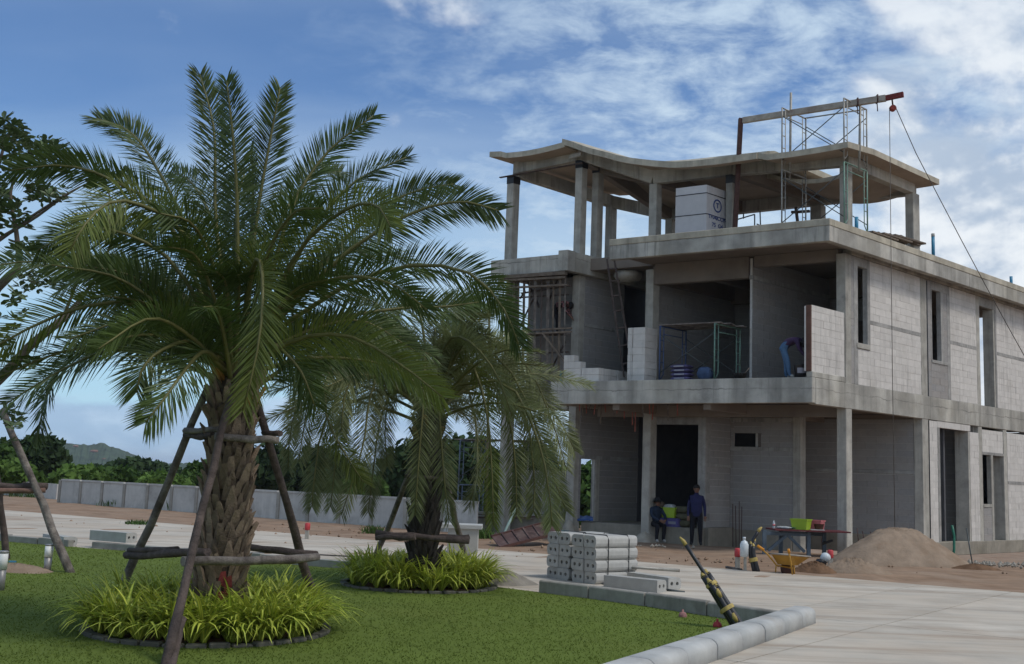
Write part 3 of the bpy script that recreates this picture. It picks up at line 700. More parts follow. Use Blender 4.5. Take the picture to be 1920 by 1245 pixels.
ubox('lintel', .006, .14, 6.72, 7.9, 7.93, 8.19, BAND, .005); ubox('window_sill', -.01, .15, 6.68, 7.76, 5.66, 5.76, BAND)
block_wall(UV(.012, 0), dB, nB, 6.66, 7.74, Z2, 5.66, seed=17); ubox('jamb', .004, .14, 7.32, 7.5, 5.76, 7.93, BAND, .004); side(.012, 7.5, 7.74, 5.76, 7.93, seed=18)
ubox('jamb', .003, .14, 7.74, 7.92, Z2, 7.93, BAND, .005)
side(.012, 7.92, 9.79, Z2, 6.38, indiv=True, seed=19); ubox('lintel_band', .006, .12, 7.92, 9.79, 6.38, 6.49, BAND, .004); side(.012, 7.92, 9.79, 6.49, 8.19, indiv=True, seed=20)
ubox('lintel', .006, .14, 10.04, 11.2, 7.88, 8.19, BAND, .005); ubox('return_wall', .02, .34, 11.1, 11.2, Z2, 7.88, CONCL, .004); ubox('jamb', .002, .14, 11.2, 11.3, Z2, 8.19, BAND, .004)
side(.012, 11.3, 13.6, Z2, 6.38, indiv=True, seed=21); ubox('lintel_band', .006, .12, 11.3, 13.6, 6.38, 6.49, BAND, .004); side(.012, 11.3, 13.6, 6.49, 8.19, indiv=True, seed=22)
side(.012, 13.9, 16, Z2, 8.19, seed=23)
# ---- side wall, ground floor
PLIN = mat('plinth_concrete', (0.26, 0.235, 0.19), var=0.18, scale=3, bump=.3, streak=.4, dark=(.17, .15, .11), dscale=1)
ubox('plinth', -.04, .3, 6.37, 16, -.1, .30, PLIN)
side(.012, 6.42, 6.96, .30, 3.91, indiv=True, seed=31); ubox('jamb', .003, .14, 6.96, 7.11, .30, 3.72, BAND, .005); ubox('lintel', .004, .14, 6.96, 9.2, 3.72, 3.915, AAC, .005)
ubox('return_wall', .02, .42, 9.06, 9.16, .30, 3.72, CONCL, .004); side(.012, 9.16, 9.98, .30, 3.71, indiv=True, seed=32)
side(.012, 10.06, 11.62, 3.12, 3.84, indiv=True, seed=33); ubox('lintel', .004, .14, 10.05, 11.64, 3.03, 3.12, BAND, .004); ubox('window_sill', -.01, .15, 10.05, 10.66, 1.36, 1.46, CONCL, .004)
side(.012, 10.06, 10.66, .30, 1.36, seed=34); ubox('mullion', .004, .14, 10.66, 10.82, .30, 3.03, CONCL, .004); ubox('jamb', .0, .3, 11.64, 11.9, .30, 3.91, CONCL, .006)
ubox('return_wall', .3, .5, 11.62, 11.72, .3, 3.03, CONCL, .004)
side(.012, 11.95, 16, .30, 2.13, indiv=True, seed=35); ubox('lintel_band', .006, .12, 11.95, 16, 2.13, 2.23, BAND, .004); side(.012, 11.95, 16, 2.23, 3.84, indiv=True, seed=36)

# ---- inner walls, ground floor
side(4.5, 2.5, 3.66, .5, 2.27, seed=41); side(4.5, 2.5, 3.66, 2.36, 4.05, seed=42); ubox('lintel_band', 4.49, 4.6, 2.5, 3.66, 2.27, 2.36, BAND, .004)
wx0, wz1 = fr(1376, 812, 3.66); wx1, wz0 = fr(1427, 838, 3.66)
front(3.66, 2.57, 4.5, .45, 3.66, seed=43, holes=[(wx1, wx0, wz0, wz1)]); ubox('lintel_band', 2.57, 4.5, 3.62, 3.74, 3.66, 3.78, BAND, .004); front(3.68, 2.57, 4.5, 3.78, 4.05, seed=44)
ubox('lintel_band', 2.57, 4.5, 3.645, 3.74, wz0 - .12, wz0 - .004, BAND, .004)
front(6.02, .26, 3.72, .45, 2.27, seed=45); ubox('lintel_band', .26, 3.72, 6.0, 6.1, 2.27, 2.38, BAND, .004); front(6.02, .26, 3.72, 2.38, 3.9, seed=46)
side(3.7, 3.76, 6.0, .3, 4.0, seed=47)
ubox('jamb', 4.5, 4.74, 2.42, 2.66, .3, 3.95, BAND, .006); dtop = fr(1265, 796, 2.5)[1]
ubox('lintel', 4.74, 6.5, 2.44, 2.62, dtop, dtop + .22, BAND, .006); front(2.46, 4.74, 6.5, dtop + .22, 4.05, seed=48)
ubox('plinth', .26, 4.5, 5.9, 6.02, -.1, .45, PLIN); ubox('plinth', 2.57, 4.52, 3.56, 3.66, -.1, .45, PLIN); ubox('plinth', 4.36, 4.5, 2.4, 3.7, -.1, .5, PLIN)
ubox('ledge', 4.5, 8.36, 2.1, 5.0, -.1, .47, PLIN)
d0 = -1; 
vA, vB = 1.95, 2.7
side(8.41, 2.0, 4.8, .47, 2.4, seed=49, holes=[(2.1, 2.72, .5, 2.4)]); ubox('lintel_band', 8.39, 8.51, 2.0, 4.8, 2.4, 2.52, BAND, .004); side(8.41, 2.0, 4.8, 2.52, 4.0, seed=50)
ubox('jamb', 8.38, 8.53, 2.74, 2.92, .47, 2.4, CONCL, .004)
front(9.75, .15, 4.0, .2, 4.0, seed=56)
ROOMSH = mat('shade_dark_room_wall', (.085, .085, .09), var=.15, scale=3, bump=.2)  # near-black wall colour carries the shade of the inner rooms
ubox('room_wall', .3, 8.4, 8.0, 8.1, 0, 4.04, ROOMSH, 0); ubox('room_wall', 8.4, 8.5, 4.8, 16, 0, 4.04, ROOMSH, 0); ubox('room_wall', .3, 8.4, 15.9, 16, 0, 4.04, ROOMSH, 0)
ubox('floor_slab', .3, 8.3, 6.1, 16, -.1, .2, CONC, 0)
# wing, ground floor
front(1.98, 8.72, 10.5, .62, 2.0, seed=55); ubox('plinth', 8.7, 13.0, 1.9, 2.1, -.1, .6, PLIN)

# ---- inner walls, first floor
side(2.74, 1.84, 6.0, Z2, 7.68, seed=61); ubox('lintel_band', 2.73, 2.84, 1.84, 6.0, 7.68, 7.8, BAND, .004); side(2.74, 1.84, 6.0, 7.8, 8.3, seed=62)
side(6.0, 2.14, 6.2, Z2, 6.52, seed=63); ubox('lintel_band', 5.99, 6.1, 2.14, 6.2, 6.52, 6.64, BAND, .004); side(6.0, 2.14, 6.2, 6.64, 7.8, seed=64)
side(8.41, 2.05, 3.95, Z2, 6.58, seed=65); ubox('lintel_band', 8.39, 8.51, 2.05, 3.95, 6.58, 6.68, BAND, .004); side(8.41, 2.05, 3.95, 6.68, 8.2, seed=66); ubox('room_wall', 9.2, 9.3, 2.2, 9, Z2, 8.35, ROOMSH, 0)
front(6.3, .3, 8.3, Z2, 8.2, seed=67, holes=[(.6, 2.3, Z2, 7.0), (3.4, 5.2, Z2, 7.2)])
side(8.3, 6.3, 16, Z2, 8.39, seed=68, holes=[])
front(15.9, 2.6, 8.3, Z2, 8.39, seed=69)
front(11.6, 2.4, 8.2, Z2, 8.39, seed=73)
front(2.02, 8.7, 10.5, Z2, 6.55, seed=70); ubox('lintel_band', 8.7, 10.5, 2.0, 2.1, 6.55, 6.66, BAND, .004); front(2.02, 8.7, 10.5, 6.66, 8.19, seed=71)

# ---- roof: beams and the curved slab
def ubeam(u0, v0, za, u1, v1, zb, h=.42, w=.24, name='roof_beam', m=CONC):
    p, q = UV(u0, v0, za + h / 2), UV(u1, v1, zb + h / 2); return obj(name, MB().bar(p, q, w, h), m, house, bev=.012)
ubeam(8.43, 1.72, 11.95, 5.95, 1.9, 10.9); ubeam(5.95, 1.9, 10.9, 3.42, 1.93, 10.88); ubeam(3.4, 1.93, 10.86, .1, 1.93, 10.72)
ubeam(8.43, 1.74, 11.93, 10.95, 1.72, 11.78); ubeam(.12, 1.9, 10.72, .12, 5.8, 10.74)
ubeam(.1, 6.0, 10.76, 8.25, 6.05, 10.76); ubeam(8.25, 6.05, 10.78, 10.6, 6.05, 11.5); ubeam(10.95, 1.72, 11.7, 10.6, 6.05, 11.5)
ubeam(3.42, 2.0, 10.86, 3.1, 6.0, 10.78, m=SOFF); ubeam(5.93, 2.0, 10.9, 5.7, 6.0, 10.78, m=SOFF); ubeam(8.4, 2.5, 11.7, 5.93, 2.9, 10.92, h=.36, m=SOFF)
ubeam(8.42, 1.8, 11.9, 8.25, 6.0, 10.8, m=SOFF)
EDGE = [(-.48, 11.12), (-.47, 11.11), (.3, 11.07), (1.08, 11.05), (2.0, 11.06), (2.04, 11.14), (3.28, 11.13), (4.11, 11.16), (4.6, 11.2), (5.22, 11.32), (5.9, 11.48), (6.39, 11.62), (6.76, 11.77), (7.51, 12.04), (8.23, 12.38), (8.45, 12.46)]
def edge(u): return float(np.interp(u, [e[0] for e in EDGE], [e[1] for e in EDGE]))
def btop(u): return float(np.interp(u, [0, 3.4, 5.93, 8.46], [11.15, 11.3, 11.34, 12.38])) + .16
def zroof(u, v):
    e = edge(u); b = max(e, btop(u)) if v > 1.2 else e; t = smooth(.85, 1.75, v); z1 = e + (b - e) * t
    return z1 + (11.34 - z1) * smooth(2.2, 6.0, v)
def sheet(name, us, vs_, zf, th, mats, fl=None):
    m = MB(); nu, nv = len(us), len(vs_)
    top = [UV(u, v, zf(u, v)) for u in us for v in vs_]; bot = [UV(u, v, zf(u, v) - th) for u in us for v in vs_]
    q = [(i * nv + j, (i + 1) * nv + j, (i + 1) * nv + j + 1, i * nv + j + 1) for i in range(nu - 1) for j in range(nv - 1)]
    K = nu * nv
    m.add(top + bot, q, 0, False); m.f += [[a + K for a in reversed(f)] for f in q]; m.m += [1] * len(q); m.sm += [False] * len(q)
    ring = [i * nv for i in range(nu)] + [(nu - 1) * nv + j for j in range(1, nv)] + [i * nv + nv - 1 for i in range(nu - 2, -1, -1)] + [j for j in range(nv - 2, 0, -1)]
    for i in range(len(ring)):
        a, b = ring[i], ring[(i + 1) % len(ring)]; m.f.append([a, b, b + K, a + K]); m.m.append(0); m.sm.append(False)
    return obj(name, m, mats, house)
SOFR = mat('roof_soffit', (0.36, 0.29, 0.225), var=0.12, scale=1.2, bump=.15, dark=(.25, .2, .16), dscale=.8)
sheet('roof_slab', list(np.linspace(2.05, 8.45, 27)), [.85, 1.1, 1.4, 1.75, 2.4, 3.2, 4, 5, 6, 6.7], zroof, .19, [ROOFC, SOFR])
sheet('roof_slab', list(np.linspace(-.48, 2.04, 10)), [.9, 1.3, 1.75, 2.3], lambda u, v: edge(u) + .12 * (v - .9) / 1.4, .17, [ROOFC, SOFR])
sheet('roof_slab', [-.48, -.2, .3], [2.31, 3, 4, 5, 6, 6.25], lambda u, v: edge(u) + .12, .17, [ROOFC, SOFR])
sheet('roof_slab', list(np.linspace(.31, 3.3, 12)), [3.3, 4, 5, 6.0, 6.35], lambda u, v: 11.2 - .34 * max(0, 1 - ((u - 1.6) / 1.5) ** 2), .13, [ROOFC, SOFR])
def zwing(u, v):
    t = (u - 8.46) / 2.9; return 12.4 - .10 * math.sin(PI * min(1, max(0, t))) + (.06 if t > .8 else 0) - .10 * smooth(2, 6.5, v)
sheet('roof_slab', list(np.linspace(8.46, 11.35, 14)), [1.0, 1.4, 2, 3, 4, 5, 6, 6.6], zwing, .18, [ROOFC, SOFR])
m = MB(); m.bar(UV(11.35, 1.5, 11.68), UV(8.2, 1.5, 11.78), .1, .025); obj('form_board', m, WOODD, house)
m = MB(); m.bar(UV(8.6, 1.4, 12.0), UV(8.05, 1.25, 12.0), .06, .12); obj('form_board', m, CONCL, house)
# battens left hanging below the balcony
HB = mat('red_form_batten', (0.30, 0.095, 0.07), var=.35, scale=6)
for i, (x, l, w) in enumerate([(1086, 14, 0), (1093, 24, 1), (1099, 18, 0), (1108, 12, 1), (1117, 20, 0), (1128, 38, 1), (1134, 16, 0), (1152, 22, 2), (1158, 18, 0), (1170, 28, 0), (1186, 40, 0), (1192, 52, 0), (1204, 26, 2), (1217, 20, 0), (1225, 30, 0), (1252, 32, 2), (1270, 22, 0)]):
    p = frP(x, 757, .7 + .15 * (i % 4)); p.z = 4.06; b = frP(x + rnd.uniform(-4, 4), 757 + l, .7 + .15 * (i % 4)); m = MB(); m.bar(p, b, .075, .025)
    obj('hanging_batten', m, (HB, WOOD, WOODG)[w], house)
# pvc stubs on the deck edge
for x, y, h, v in ((1606, 428, .38, 1.4), (1750, 480, .65, None), (1896, 530, .3, None)):
    p = Vector(onplane(x, y, np.array(UV(-.2, 0, 0)), _nR)); p.z = Z3 - .05; m = MB(); m.tube([p, p + Vector((0, 0, h + .1))], .05, 10); obj('pipe_stub', m, PVC, house)
    if x == 1750: m = MB(); m.tube([p + Vector((0, 0, h + .1)), p + Vector((0, 0, h + .2))], .052, 10); obj('pipe_cap', m, KERBL, house)
# black downpipe gaps and conduits on the side wall
for v, z0, z1 in ((6.405, Z2, 8.15), (6.40, .3, 3.9)): ubox('joint_strip', -.004, .02, v, v + .028, z0, z1, BLACK, 0)
# ================================================================== SITE OBJECTS
def P3(x, y, v): return frP(x, y, v)
# ---- scaffold frames
def scaf_frame(parent, p, d, w, h, m, legpx=.022, name='frame'):
    p, d = Vector(p), Vector(d).normalized(); z = Vector((0, 0, 1)); f = MB(); q = p + d * w
    for a, s in ((p, 1), (q, -1)):
        f.tube([a, a + z * h], legpx, 8)
        i = a + d * s * .17
        f.tube([a + z * .12, a + d * s * .05 + z * .06 + z * .02, i + z * .22, i + z * (h - .02)], .015, 6)
        for t in (.35, .55, .75): f.tube([a + z * h * t, i + z * h * t], .012, 6)
    f.tube([p + z * h, q + z * h], legpx, 8); f.tube([p + d * .17 + z * (h - .22), q - d * .17 + z * (h - .22)], .015, 6)
    return obj(name, f, m, parent)
def cross(parent, a0, a1, b0, b1, m=STEELD):
    for p, q in ((a0, b1), (a1, b0)):
        f = MB(); f.tube([p, q], .014, 6); obj('brace', f, m, parent)
zt = Vector((0, 0, 1))
def scaffold(name, label, p00, p01, du, tiers, h, mats, planks=True, plank_over=.25):
    """p00 front of first frame, p01 front of second frame, du = direction and width of the frames"""
    p00, p01 = Vector(p00), Vector(p01); du = Vector(du); w = du.length
    t = thing(name, label, 'scaffold', p00)
    for k in range(tiers):
        z = zt * (h * k)
        for i, p in enumerate((p00, p01)): scaf_frame(t, p + z, du, w, h - .01, mats[(2 * k + i) % len(mats)])
        for off in (Vector((0, 0, 0)), du): cross(t, p00 + off + z + zt * .25, p00 + off + z + zt * (h - .25), p01 + off + z + zt * .25, p01 + off + z + zt * (h - .25))
    if planks:
        ax = (p01 - p00).normalized()
        for j in range(4):
            m = MB(); o = du * (j + .5) / 4 + zt * (h * tiers + .03); m.bar(p00 - ax * (plank_over + .1 * (j % 2)) + o, p01 + ax * (plank_over * (1 + j % 2)) + o, .24, .035, roll=None)
            obj('plank', m, WOODG, t)
    return t
tw = scaffold('scaffold_tower', 'two-tier scaffold tower standing on the roof deck under the hoist beam', UV(1.40, 1.0, Z3), UV(-.33, 1.0, Z3), dB * 1.22, 2, 1.8, [STEEL, STEELG, STEEL, STEEL], planks=False)
for x, y0, y1 in ((1483, 174, 338), (1613, 190, 322)):
    m = MB(); m.tube([P3(x, y0, 1.55), P3(x - 2, y1, 1.55)], .035, 8); obj('lashed_pole', m, STEEL, tw)
m = MB(); m.tube([UV(1.4, 2.2, Z3 + 3.6), UV(-.33, 2.2, Z3 + 3.6)], .022, 8); obj('ledger', m, STEEL, tw)
gt = thing('hoist_gantry', 'long hoist beam with rusty post and red tip lying over the roof scaffold tower', 'hoist', UV(2.85, 1.3, Z3))
m = MB(); pb = P3(1377, 440, 1.4); pb.z = Z3 - .02; m.bar(pb, P3(1389, 222, 1.4), .13, .13); obj('post', m, RUST, gt, bev=.006)
e0, e1, e2 = P3(1393, 226, 1.4), P3(1661, 184, 1.4), P3(1694, 177, 1.4)
BEAMC = mat('hoist_beam_paint', (0.36, 0.32, 0.27), var=.3, scale=6, bump=.3, dark=(.16, .1, .08), dscale=3)
m = MB(); m.bar(e0, e1, .12, .17); obj('beam', m, BEAMC, gt, bev=.006)
m = MB(); m.bar(e1, e2, .10, .14); obj('beam_tip', m, mat('red_oxide_steel', (0.17, .035, .03), var=.2, scale=8), gt, bev=.004)
for x, y in ((1607, 192), (1644, 186)):
    c = P3(x, y, 1.4); m = MB(); m.tube([c + Vector((0, -.07, .1)), c + Vector((0, .07, .1)), c + Vector((0.01, .07, -.1)), c + Vector((0, -.07, -.1)), c + Vector((0, -.07, .1))], .022, 6); m.tube([c, c + Vector((.02, 0, -.34))], .014, 6); obj('lashing', m, RUST, gt)
pc = P3(1674, 203, 1.4)
m = MB(); m.tube([P3(1672, 181, 1.4), pc + zt * .1], .022, 6); obj('hook', m, RUST, gt)
m = MB(); Mx = Matrix.Rotation(PI / 2, 3, 'Y') @ Matrix.Rotation(0, 3, 'X'); m.lathe(pc, [(.03, -.04), (.09, -.04), (.07, -.01), (.07, .01), (.09, .04), (.03, .04)], 16, M=Matrix.Rotation(PI / 2, 3, 'X')); obj('pulley', m, mat('pulley_red', (.30, .06, .045), var=.2), gt)
ROPE = mat('rope', (0.10, 0.085, 0.07), var=.2)
rb = pc.copy(); rb.z = .5
m = MB(); m.tube([pc + Vector((-.09, 0, 0)), Vector((pc.x - .09, pc.y, 5)), Vector((pc.x - .07, pc.y, .35))], .009, 6); solo('hoist_rope', m, ROPE, 'thin rope hanging straight down from the red pulley past the side wall', 'rope', loc=(pc.x, pc.y, .35))
ge = gnd(2154, 1062); m = MB(); pts = [pc.lerp(ge, t) + zt * (-.35 * math.sin(PI * t)) for t in np.linspace(0, 1, 12)]; pts[0] = pc + Vector((.09, 0, 0)); m.tube(pts, .011, 6); solo('pull_rope', m, ROPE, 'slanting rope running from the red pulley down to the lower right', 'rope', loc=ge)
# ---- planks and pallet on the deck
PLK = [(1596, 440, 1640, 425), (1606, 446, 1668, 436), (1612, 452, 1684, 437), (1622, 456, 1702, 443), (1640, 462, 1716, 446), (1632, 449, 1655, 444)]
for i, (x0, y0, x1, y1) in enumerate(PLK):
    u = -.1 + .0 * i; v0 = 2.9 + i * .16; p = Vector(onplane(x0, y0, np.array(UV(.1, 0, 0)), _nR)); q = p - dA * 0
    p = UV(.05 - .06 * i, 2.3 + .33 * i, Z3 + .12 + .03 * (i % 3)); q = UV(1.5 - .2 * (i % 3), 3.2 + .33 * i, Z3 + .16 + .03 * (i % 3))
    p = UV(-.32, 2.4 + .32 * i, Z3 + .1 + .035 * i); q = UV(-.30 + .35 * (i % 2), 3.9 + .42 * i, Z3 + .12 + .05 * i)
    m = MB(); m.bar(p, q, .16, .05); solo('plank', m, WOOD, 'weathered plank on the roof deck behind the scaffold tower, ' + ('lowest', 'second from below', 'third from below', 'third from top', 'second from top', 'topmost')[i], 'plank', 'planks on the roof deck', loc=p, bev=.004)
SHRINK = mat('pallet_block', (0.50, 0.485, 0.485), rough=.6, var=.05, scale=4, rand=.06, dark=(.42, .41, .41), dscale=1.2, spec=.4)
pal = thing('block_pallet', 'strapped pallet cube of pale blocks with blue lettering on the roof deck', 'block pallet', UV(3.95, 1.2, Z3))
pu0, pu1, pv0, pz = 3.64, 4.62, 1.0, Z3 + .02
nsl, slw = 9, .138
for k, (za, zb) in enumerate(((0, .63), (.635, 1.255), (1.26, 1.5))):
    for j in range(nsl):
        m = MB(); m.uvbox(pu0 + rnd.uniform(-.003, .003), pu1 + rnd.uniform(-.003, .003), pv0 + j * slw + .003, pv0 + (j + 1) * slw - .003, pz + .1 + za, pz + .1 + zb); obj('block', m, SHRINK, pal, bev=.006)
for a in (.05, .5, .95):
    m = MB(); m.uvbox(pu0 + (pu1 - pu0) * a - .04, pu0 + (pu1 - pu0) * a + .04, pv0, pv0 + nsl * slw, pz, pz + .09); obj('bearer', m, WOOD, pal)
for z in (.632, 1.257):
    m = MB(); m.uvbox(pu0 - .006, pu1 + .006, pv0 - .006, pv0 + nsl * slw + .006, pz + .1 + z - .012, pz + .1 + z + .012); obj('strap', m, BLACK, pal)
INK = mat('blue_ink', (0.03, 0.06, 0.20), rough=.6, var=.1)
fx = bpy.data.fonts.load if False else None
def text3d(name, txt, size, P, d, nout, m, parent, sx=1.0):
    cu = bpy.data.curves.new(name, 'FONT'); cu.body = txt; cu.size = size; cu.align_x = 'CENTER'; cu.align_y = 'CENTER'; cu.extrude = .002; cu.offset = size * .018
    o = bpy.data.objects.new('tmp', cu); C.objects.link(o); bpy.context.view_layer.update()
    me = bpy.data.meshes.new_from_object(o.evaluated_get(bpy.context.evaluated_depsgraph_get())); C.objects.unlink(o); bpy.data.objects.remove(o)
    d = Vector(d).normalized(); nn = Vector(nout).normalized(); R = Matrix((d * sx, zt, nn)).transposed().to_4x4()
    me.transform(R); me.materials.clear(); me.materials.append(m); me.name = name
    ob = bpy.data.objects.new(name, me); C.objects.link(ob); ob.parent = parent; ob.location = Vector(P) - org(parent); return ob
fc = lambda s, z: UV(pu0 - .009, pv0 + s, pz + .1 + z)
text3d('lettering', 'THAICON', .17, fc(.52, .58), dB, -nB, INK, pal, 1.15); text3d('lettering', '75  G4', .17, fc(.52, .36), dB, -nB, INK, pal, 1.1); text3d('lettering', '(7.5)', .1, fc(.52, .2), dB, -nB, INK, pal)
text3d('lettering', 'T', .22, fc(.52, .96), dB, -nB, INK, pal, 1.2)
m = MB(); k = 28; c0 = fc(.52, .96)
ring = lambda r, o: [c0 + dB * (r * math.cos(2 * PI * i / k)) + zt * (r * math.sin(2 * PI * i / k)) - nB * o for i in range(k)]
m.add(ring(.2, .001) + ring(.155, .001) + ring(.2, -.003) + ring(.155, -.003), [(i, (i + 1) % k, k + (i + 1) % k, k + i) for i in range(k)] + [(i, 2 * k + i, 2 * k + (i + 1) % k, (i + 1) % k) for i in range(k)]); obj('emblem_ring', m, INK, pal)
# deck clutter behind the post: small pipe frame
tr = thing('pipe_trestle', 'small pipe trestle on the roof deck right of the rusty hoist post', 'trestle', UV(2.2, 3, Z3))
f = MB(); 
for a, b in (((1384, 411), (1415, 402)), ((1415, 402), (1415, 425)), ((1425, 396), (1426, 425)), ((1394, 400), (1394, 410)), ((1419, 420), (1432, 426))): f = MB(); f.tube([P3(*a, 3), P3(*b, 3)], .02, 6); obj('pipe', f, STEELD, tr)
wpst = thing('timber_trestle', 'dark timber cross-post on the roof deck behind the scaffold tower', 'timber post', UV(1.0, 4, Z3))
for a, b in (((1492, 388), (1496, 420)), ((1484, 398), (1518, 396))): m = MB(); m.bar(P3(*a, 4), P3(*b, 4), .1, .07); obj('timber', m, WOODD, wpst)

# ---- first floor terrace
z2 = Z2
scaffold('scaffold', 'single-tier scaffold with plank top on the first floor terrace', UV(4.72, .55, z2), UV(3.05, .55, z2), dB * 1.2, 1, 1.62, [mat('blue_painted_tube', (.05, .08, .17), rough=.5, var=.2), STEELG], True, .12)
ws = thing('block_stack', 'low stepped stack of white blocks at the left end of the terrace', 'block stack', UV(7.3, .3, z2))
for i, (u0, u1, v0, v1, k0, k1) in enumerate([(6.95, 7.55, .12, .32, 0, 3), (6.35, 6.94, .12, .32, 0, 2), (7.2, 7.56, .12, .32, 3, 4), (6.36, 6.56, .34, .94, 0, 2), (6.34, 6.54, .95, 1.5, 0, 2), (6.92, 7.19, .13, .32, 3, 3)]):
    for k in range(k0, k1):
        m = MB(); j = rnd.uniform(-.01, .01); m.uvbox(u0 + j + .003, u1 + j - .003, v0, v1, z2 + .2 * k + .002, z2 + .2 * k + .198); obj('block', m, AAC, ws, bev=.005)
ts = thing('block_stack', 'tall double stack of white blocks beside the middle terrace column', 'block stack', UV(5.95, .6, z2))
for ua, ub in ((fr(1186, 650, .5)[0] + .005, fr(1177, 650, .5)[0]), (fr(1215, 650, .5)[0] + .1, fr(1186, 650, .5)[0] - .005)):
    for k in range(8):
        j = rnd.uniform(-.008, .008); m = MB(); m.uvbox(ua + j, ub + j, .5, 1.05, z2 + .2 * k + .002, z2 + .2 * k + .199); obj('block', m, AAC, ts, bev=.005)
ld = thing('ladder', 'dark timber ladder leaning against the left wing beam', 'ladder', UV(7.3, 1.1, z2))
r0b, r0t, r1b, r1t = P3(1170, 706, 1.2), P3(1138, 486, 1.5), P3(1187, 700, 1.2), P3(1152, 488, 1.5)
for a, b in ((r0b, r0t), (r1b, r1t)): m = MB(); m.bar(a, b, .07, .05); obj('rail', m, WOODD, ld)
for t in (.1, .25, .4, .55, .68, .81, .92): m = MB(); m.bar(r0b.lerp(r0t, t) + (r0b - r1b) * .15, r1b.lerp(r1t, t) - (r0b - r1b) * .15, .06, .04); obj('rung', m, WOODD, ld)
BAG = mat('cement_bag', (0.075, 0.065, 0.15), rough=.7, var=.3, scale=10, rand=.25); BAGW = mat('bag_print', (.26, .26, .30), var=.1)
def bag(name, label, c, L, W_, H, rz, m, cat='sack', group=None, band=None):
    b = MB(); nx_, ny = 8, 6; Mr = Matrix.Rotation(rz, 3, 'Z'); rr = random.Random(int(c[0] * 1000) % 997)
    ringp = []
    for i in range(nx_ + 1):
        s = -1 + 2 * i / nx_; e = (1 - abs(s) ** 4) ** .5 * .9 + .1; 
        for j in range(12):
            a = 2 * PI * j / 12; cx_, sx_ = math.cos(a), math.sin(a)
            ringp.append(Mr @ Vector((s * L / 2, W_ / 2 * math.copysign(abs(cx_) ** .6, cx_) * (e * .3 + .7), H / 2 * math.copysign(abs(sx_) ** .7, sx_) * e + H / 2 + rr.uniform(-.006, .006))) + Vector(c))
    b.add(ringp, [(i * 12 + j, i * 12 + (j + 1) % 12, (i + 1) * 12 + (j + 1) % 12, (i + 1) * 12 + j) for i in range(nx_) for j in range(12)] + [tuple(range(11, -1, -1)), tuple(nx_ * 12 + j for j in range(12))], 0, True)
    o = solo(name, b, m, label, cat, group, loc=c)
    if band:
        m2 = MB(); m2.box((0, 0, 0), (L * .5, .012, H * .35)); me = m2.mesh('print_band', band); pb_ = bpy.data.objects.new('print_band', me); C.objects.link(pb_); pb_.parent = o
        pb_.rotation_euler = (0, 0, rz); pb_.location = Mr @ Vector((0, -W_ / 2 - .002, H * .5))
    return o
for k in range(4): bag('cement_bag', 'purple printed cement bag on the terrace under the scaffold, ' + ('bottom of the pile', 'second from bottom', 'second from top', 'top of the pile')[k], UV(4.0 + rnd.uniform(-.03, .03), .5, z2 + .115 * k), .62, .42, .12, ROT_A + rnd.uniform(-.06, .06), BAG, 'cement bag', 'cement bags on the terrace', BAGW)
bag('sack', 'blue-grey sack slumped beside the pile of cement bags', UV(3.35, .6, z2), .42, .36, .4, ROT_A, mat('blue_sack', (.05, .08, .15), var=.3, scale=6, bump=.5))
bs = thing('mortar_basin', 'black mortar basin with a trowel on the terrace edge', 'basin', UV(2.1, .25, z2))
m = MB(); c = UV(2.15, .3, z2); m.lathe(c, [(.12, 0), (.2, .16), (.215, .16), (.2, .145), (.13, .03)], 18); obj('basin', m, BLACK, bs)
m = MB(); m.tube([c + Vector((.08, 0, .1)), c + Vector((.26, 0, .33))], .018, 6); obj('trowel', m, WOOD, bs)
bk = thing('bucket', 'black bucket with grey label beside the bending worker', 'bucket', UV(.5, .28, z2))
c = UV(.46, .25, z2); m = MB(); m.lathe(c, [(.14, 0), (.165, .34), (.175, .36), (.15, .36), (.13, .05)], 20); obj('body', m, BLACK, bk)
m = MB(); m.tube([c + Vector((math.cos(t), math.sin(t), 0)) * .164 + zt * .19 for t in np.linspace(-2.2, -.9, 8)], .004, 4); m = MB(); vs = [c + Vector((math.cos(t), math.sin(t), 0)) * r + zt * z for z, r in ((.12, .158), (.26, .167)) for t in np.linspace(-2.3, -.7, 9)]; m.add(vs, [(i, i + 1, i + 10, i + 9) for i in range(8)]); obj('label', m, BAGW, bk, fix=False)
# shoring of the left wing
sh = thing('timber_shoring', 'thin timber props, braces and platform under the left wing beam', 'shoring', UV(10, 1.2, z2))
for x, w, mm in ((953, .15, WOOD), (964, .1, WOOD), (983, .11, WOODD), (1004, .12, WOODG), (1028, .13, WOODG), (1050, .1, WOOD), (944, .07, WOODG), (973, .07, WOOD), (993, .08, WOOD), (1016, .07, WOODD), (1038, .08, WOOD), (1060, .06, WOODG)):
    t = P3(x, 520, 1.15); t.z = 8.2; b = P3(x - 3, 715, 1.15); b.z = z2; m = MB(); m.bar(b, t, w, w * .7); obj('prop', m, mm, sh)
for a, b, w in (((945, 520), (1062, 512), .16), ((940, 526), (1060, 520), .1), ((978, 550), (1070, 535), .06), ((1000, 545), (1010, 576), .06), ((990, 530), (1010, 572), .06), ((1045, 525), (1025, 575), .05), ((940, 622), (1072, 615), .07), ((946, 628), (1072, 622), .07), ((1018, 625), (1068, 690), .08), ((955, 655), (1000, 560), .05), ((985, 545), (975, 560), .05), ((942, 560), (1066, 552), .06), ((948, 540), (1064, 534), .08), ((946, 665), (1066, 660), .06), ((950, 690), (985, 625), .05), ((1030, 700), (1060, 640), .05)):
    m = MB(); m.bar(P3(*a, 1.0 if w > .06 else 1.25), P3(*b, 1.0 if w > .06 else 1.25), w, w * .7); obj('brace', m, WOOD if w > .06 else WOODD, sh)
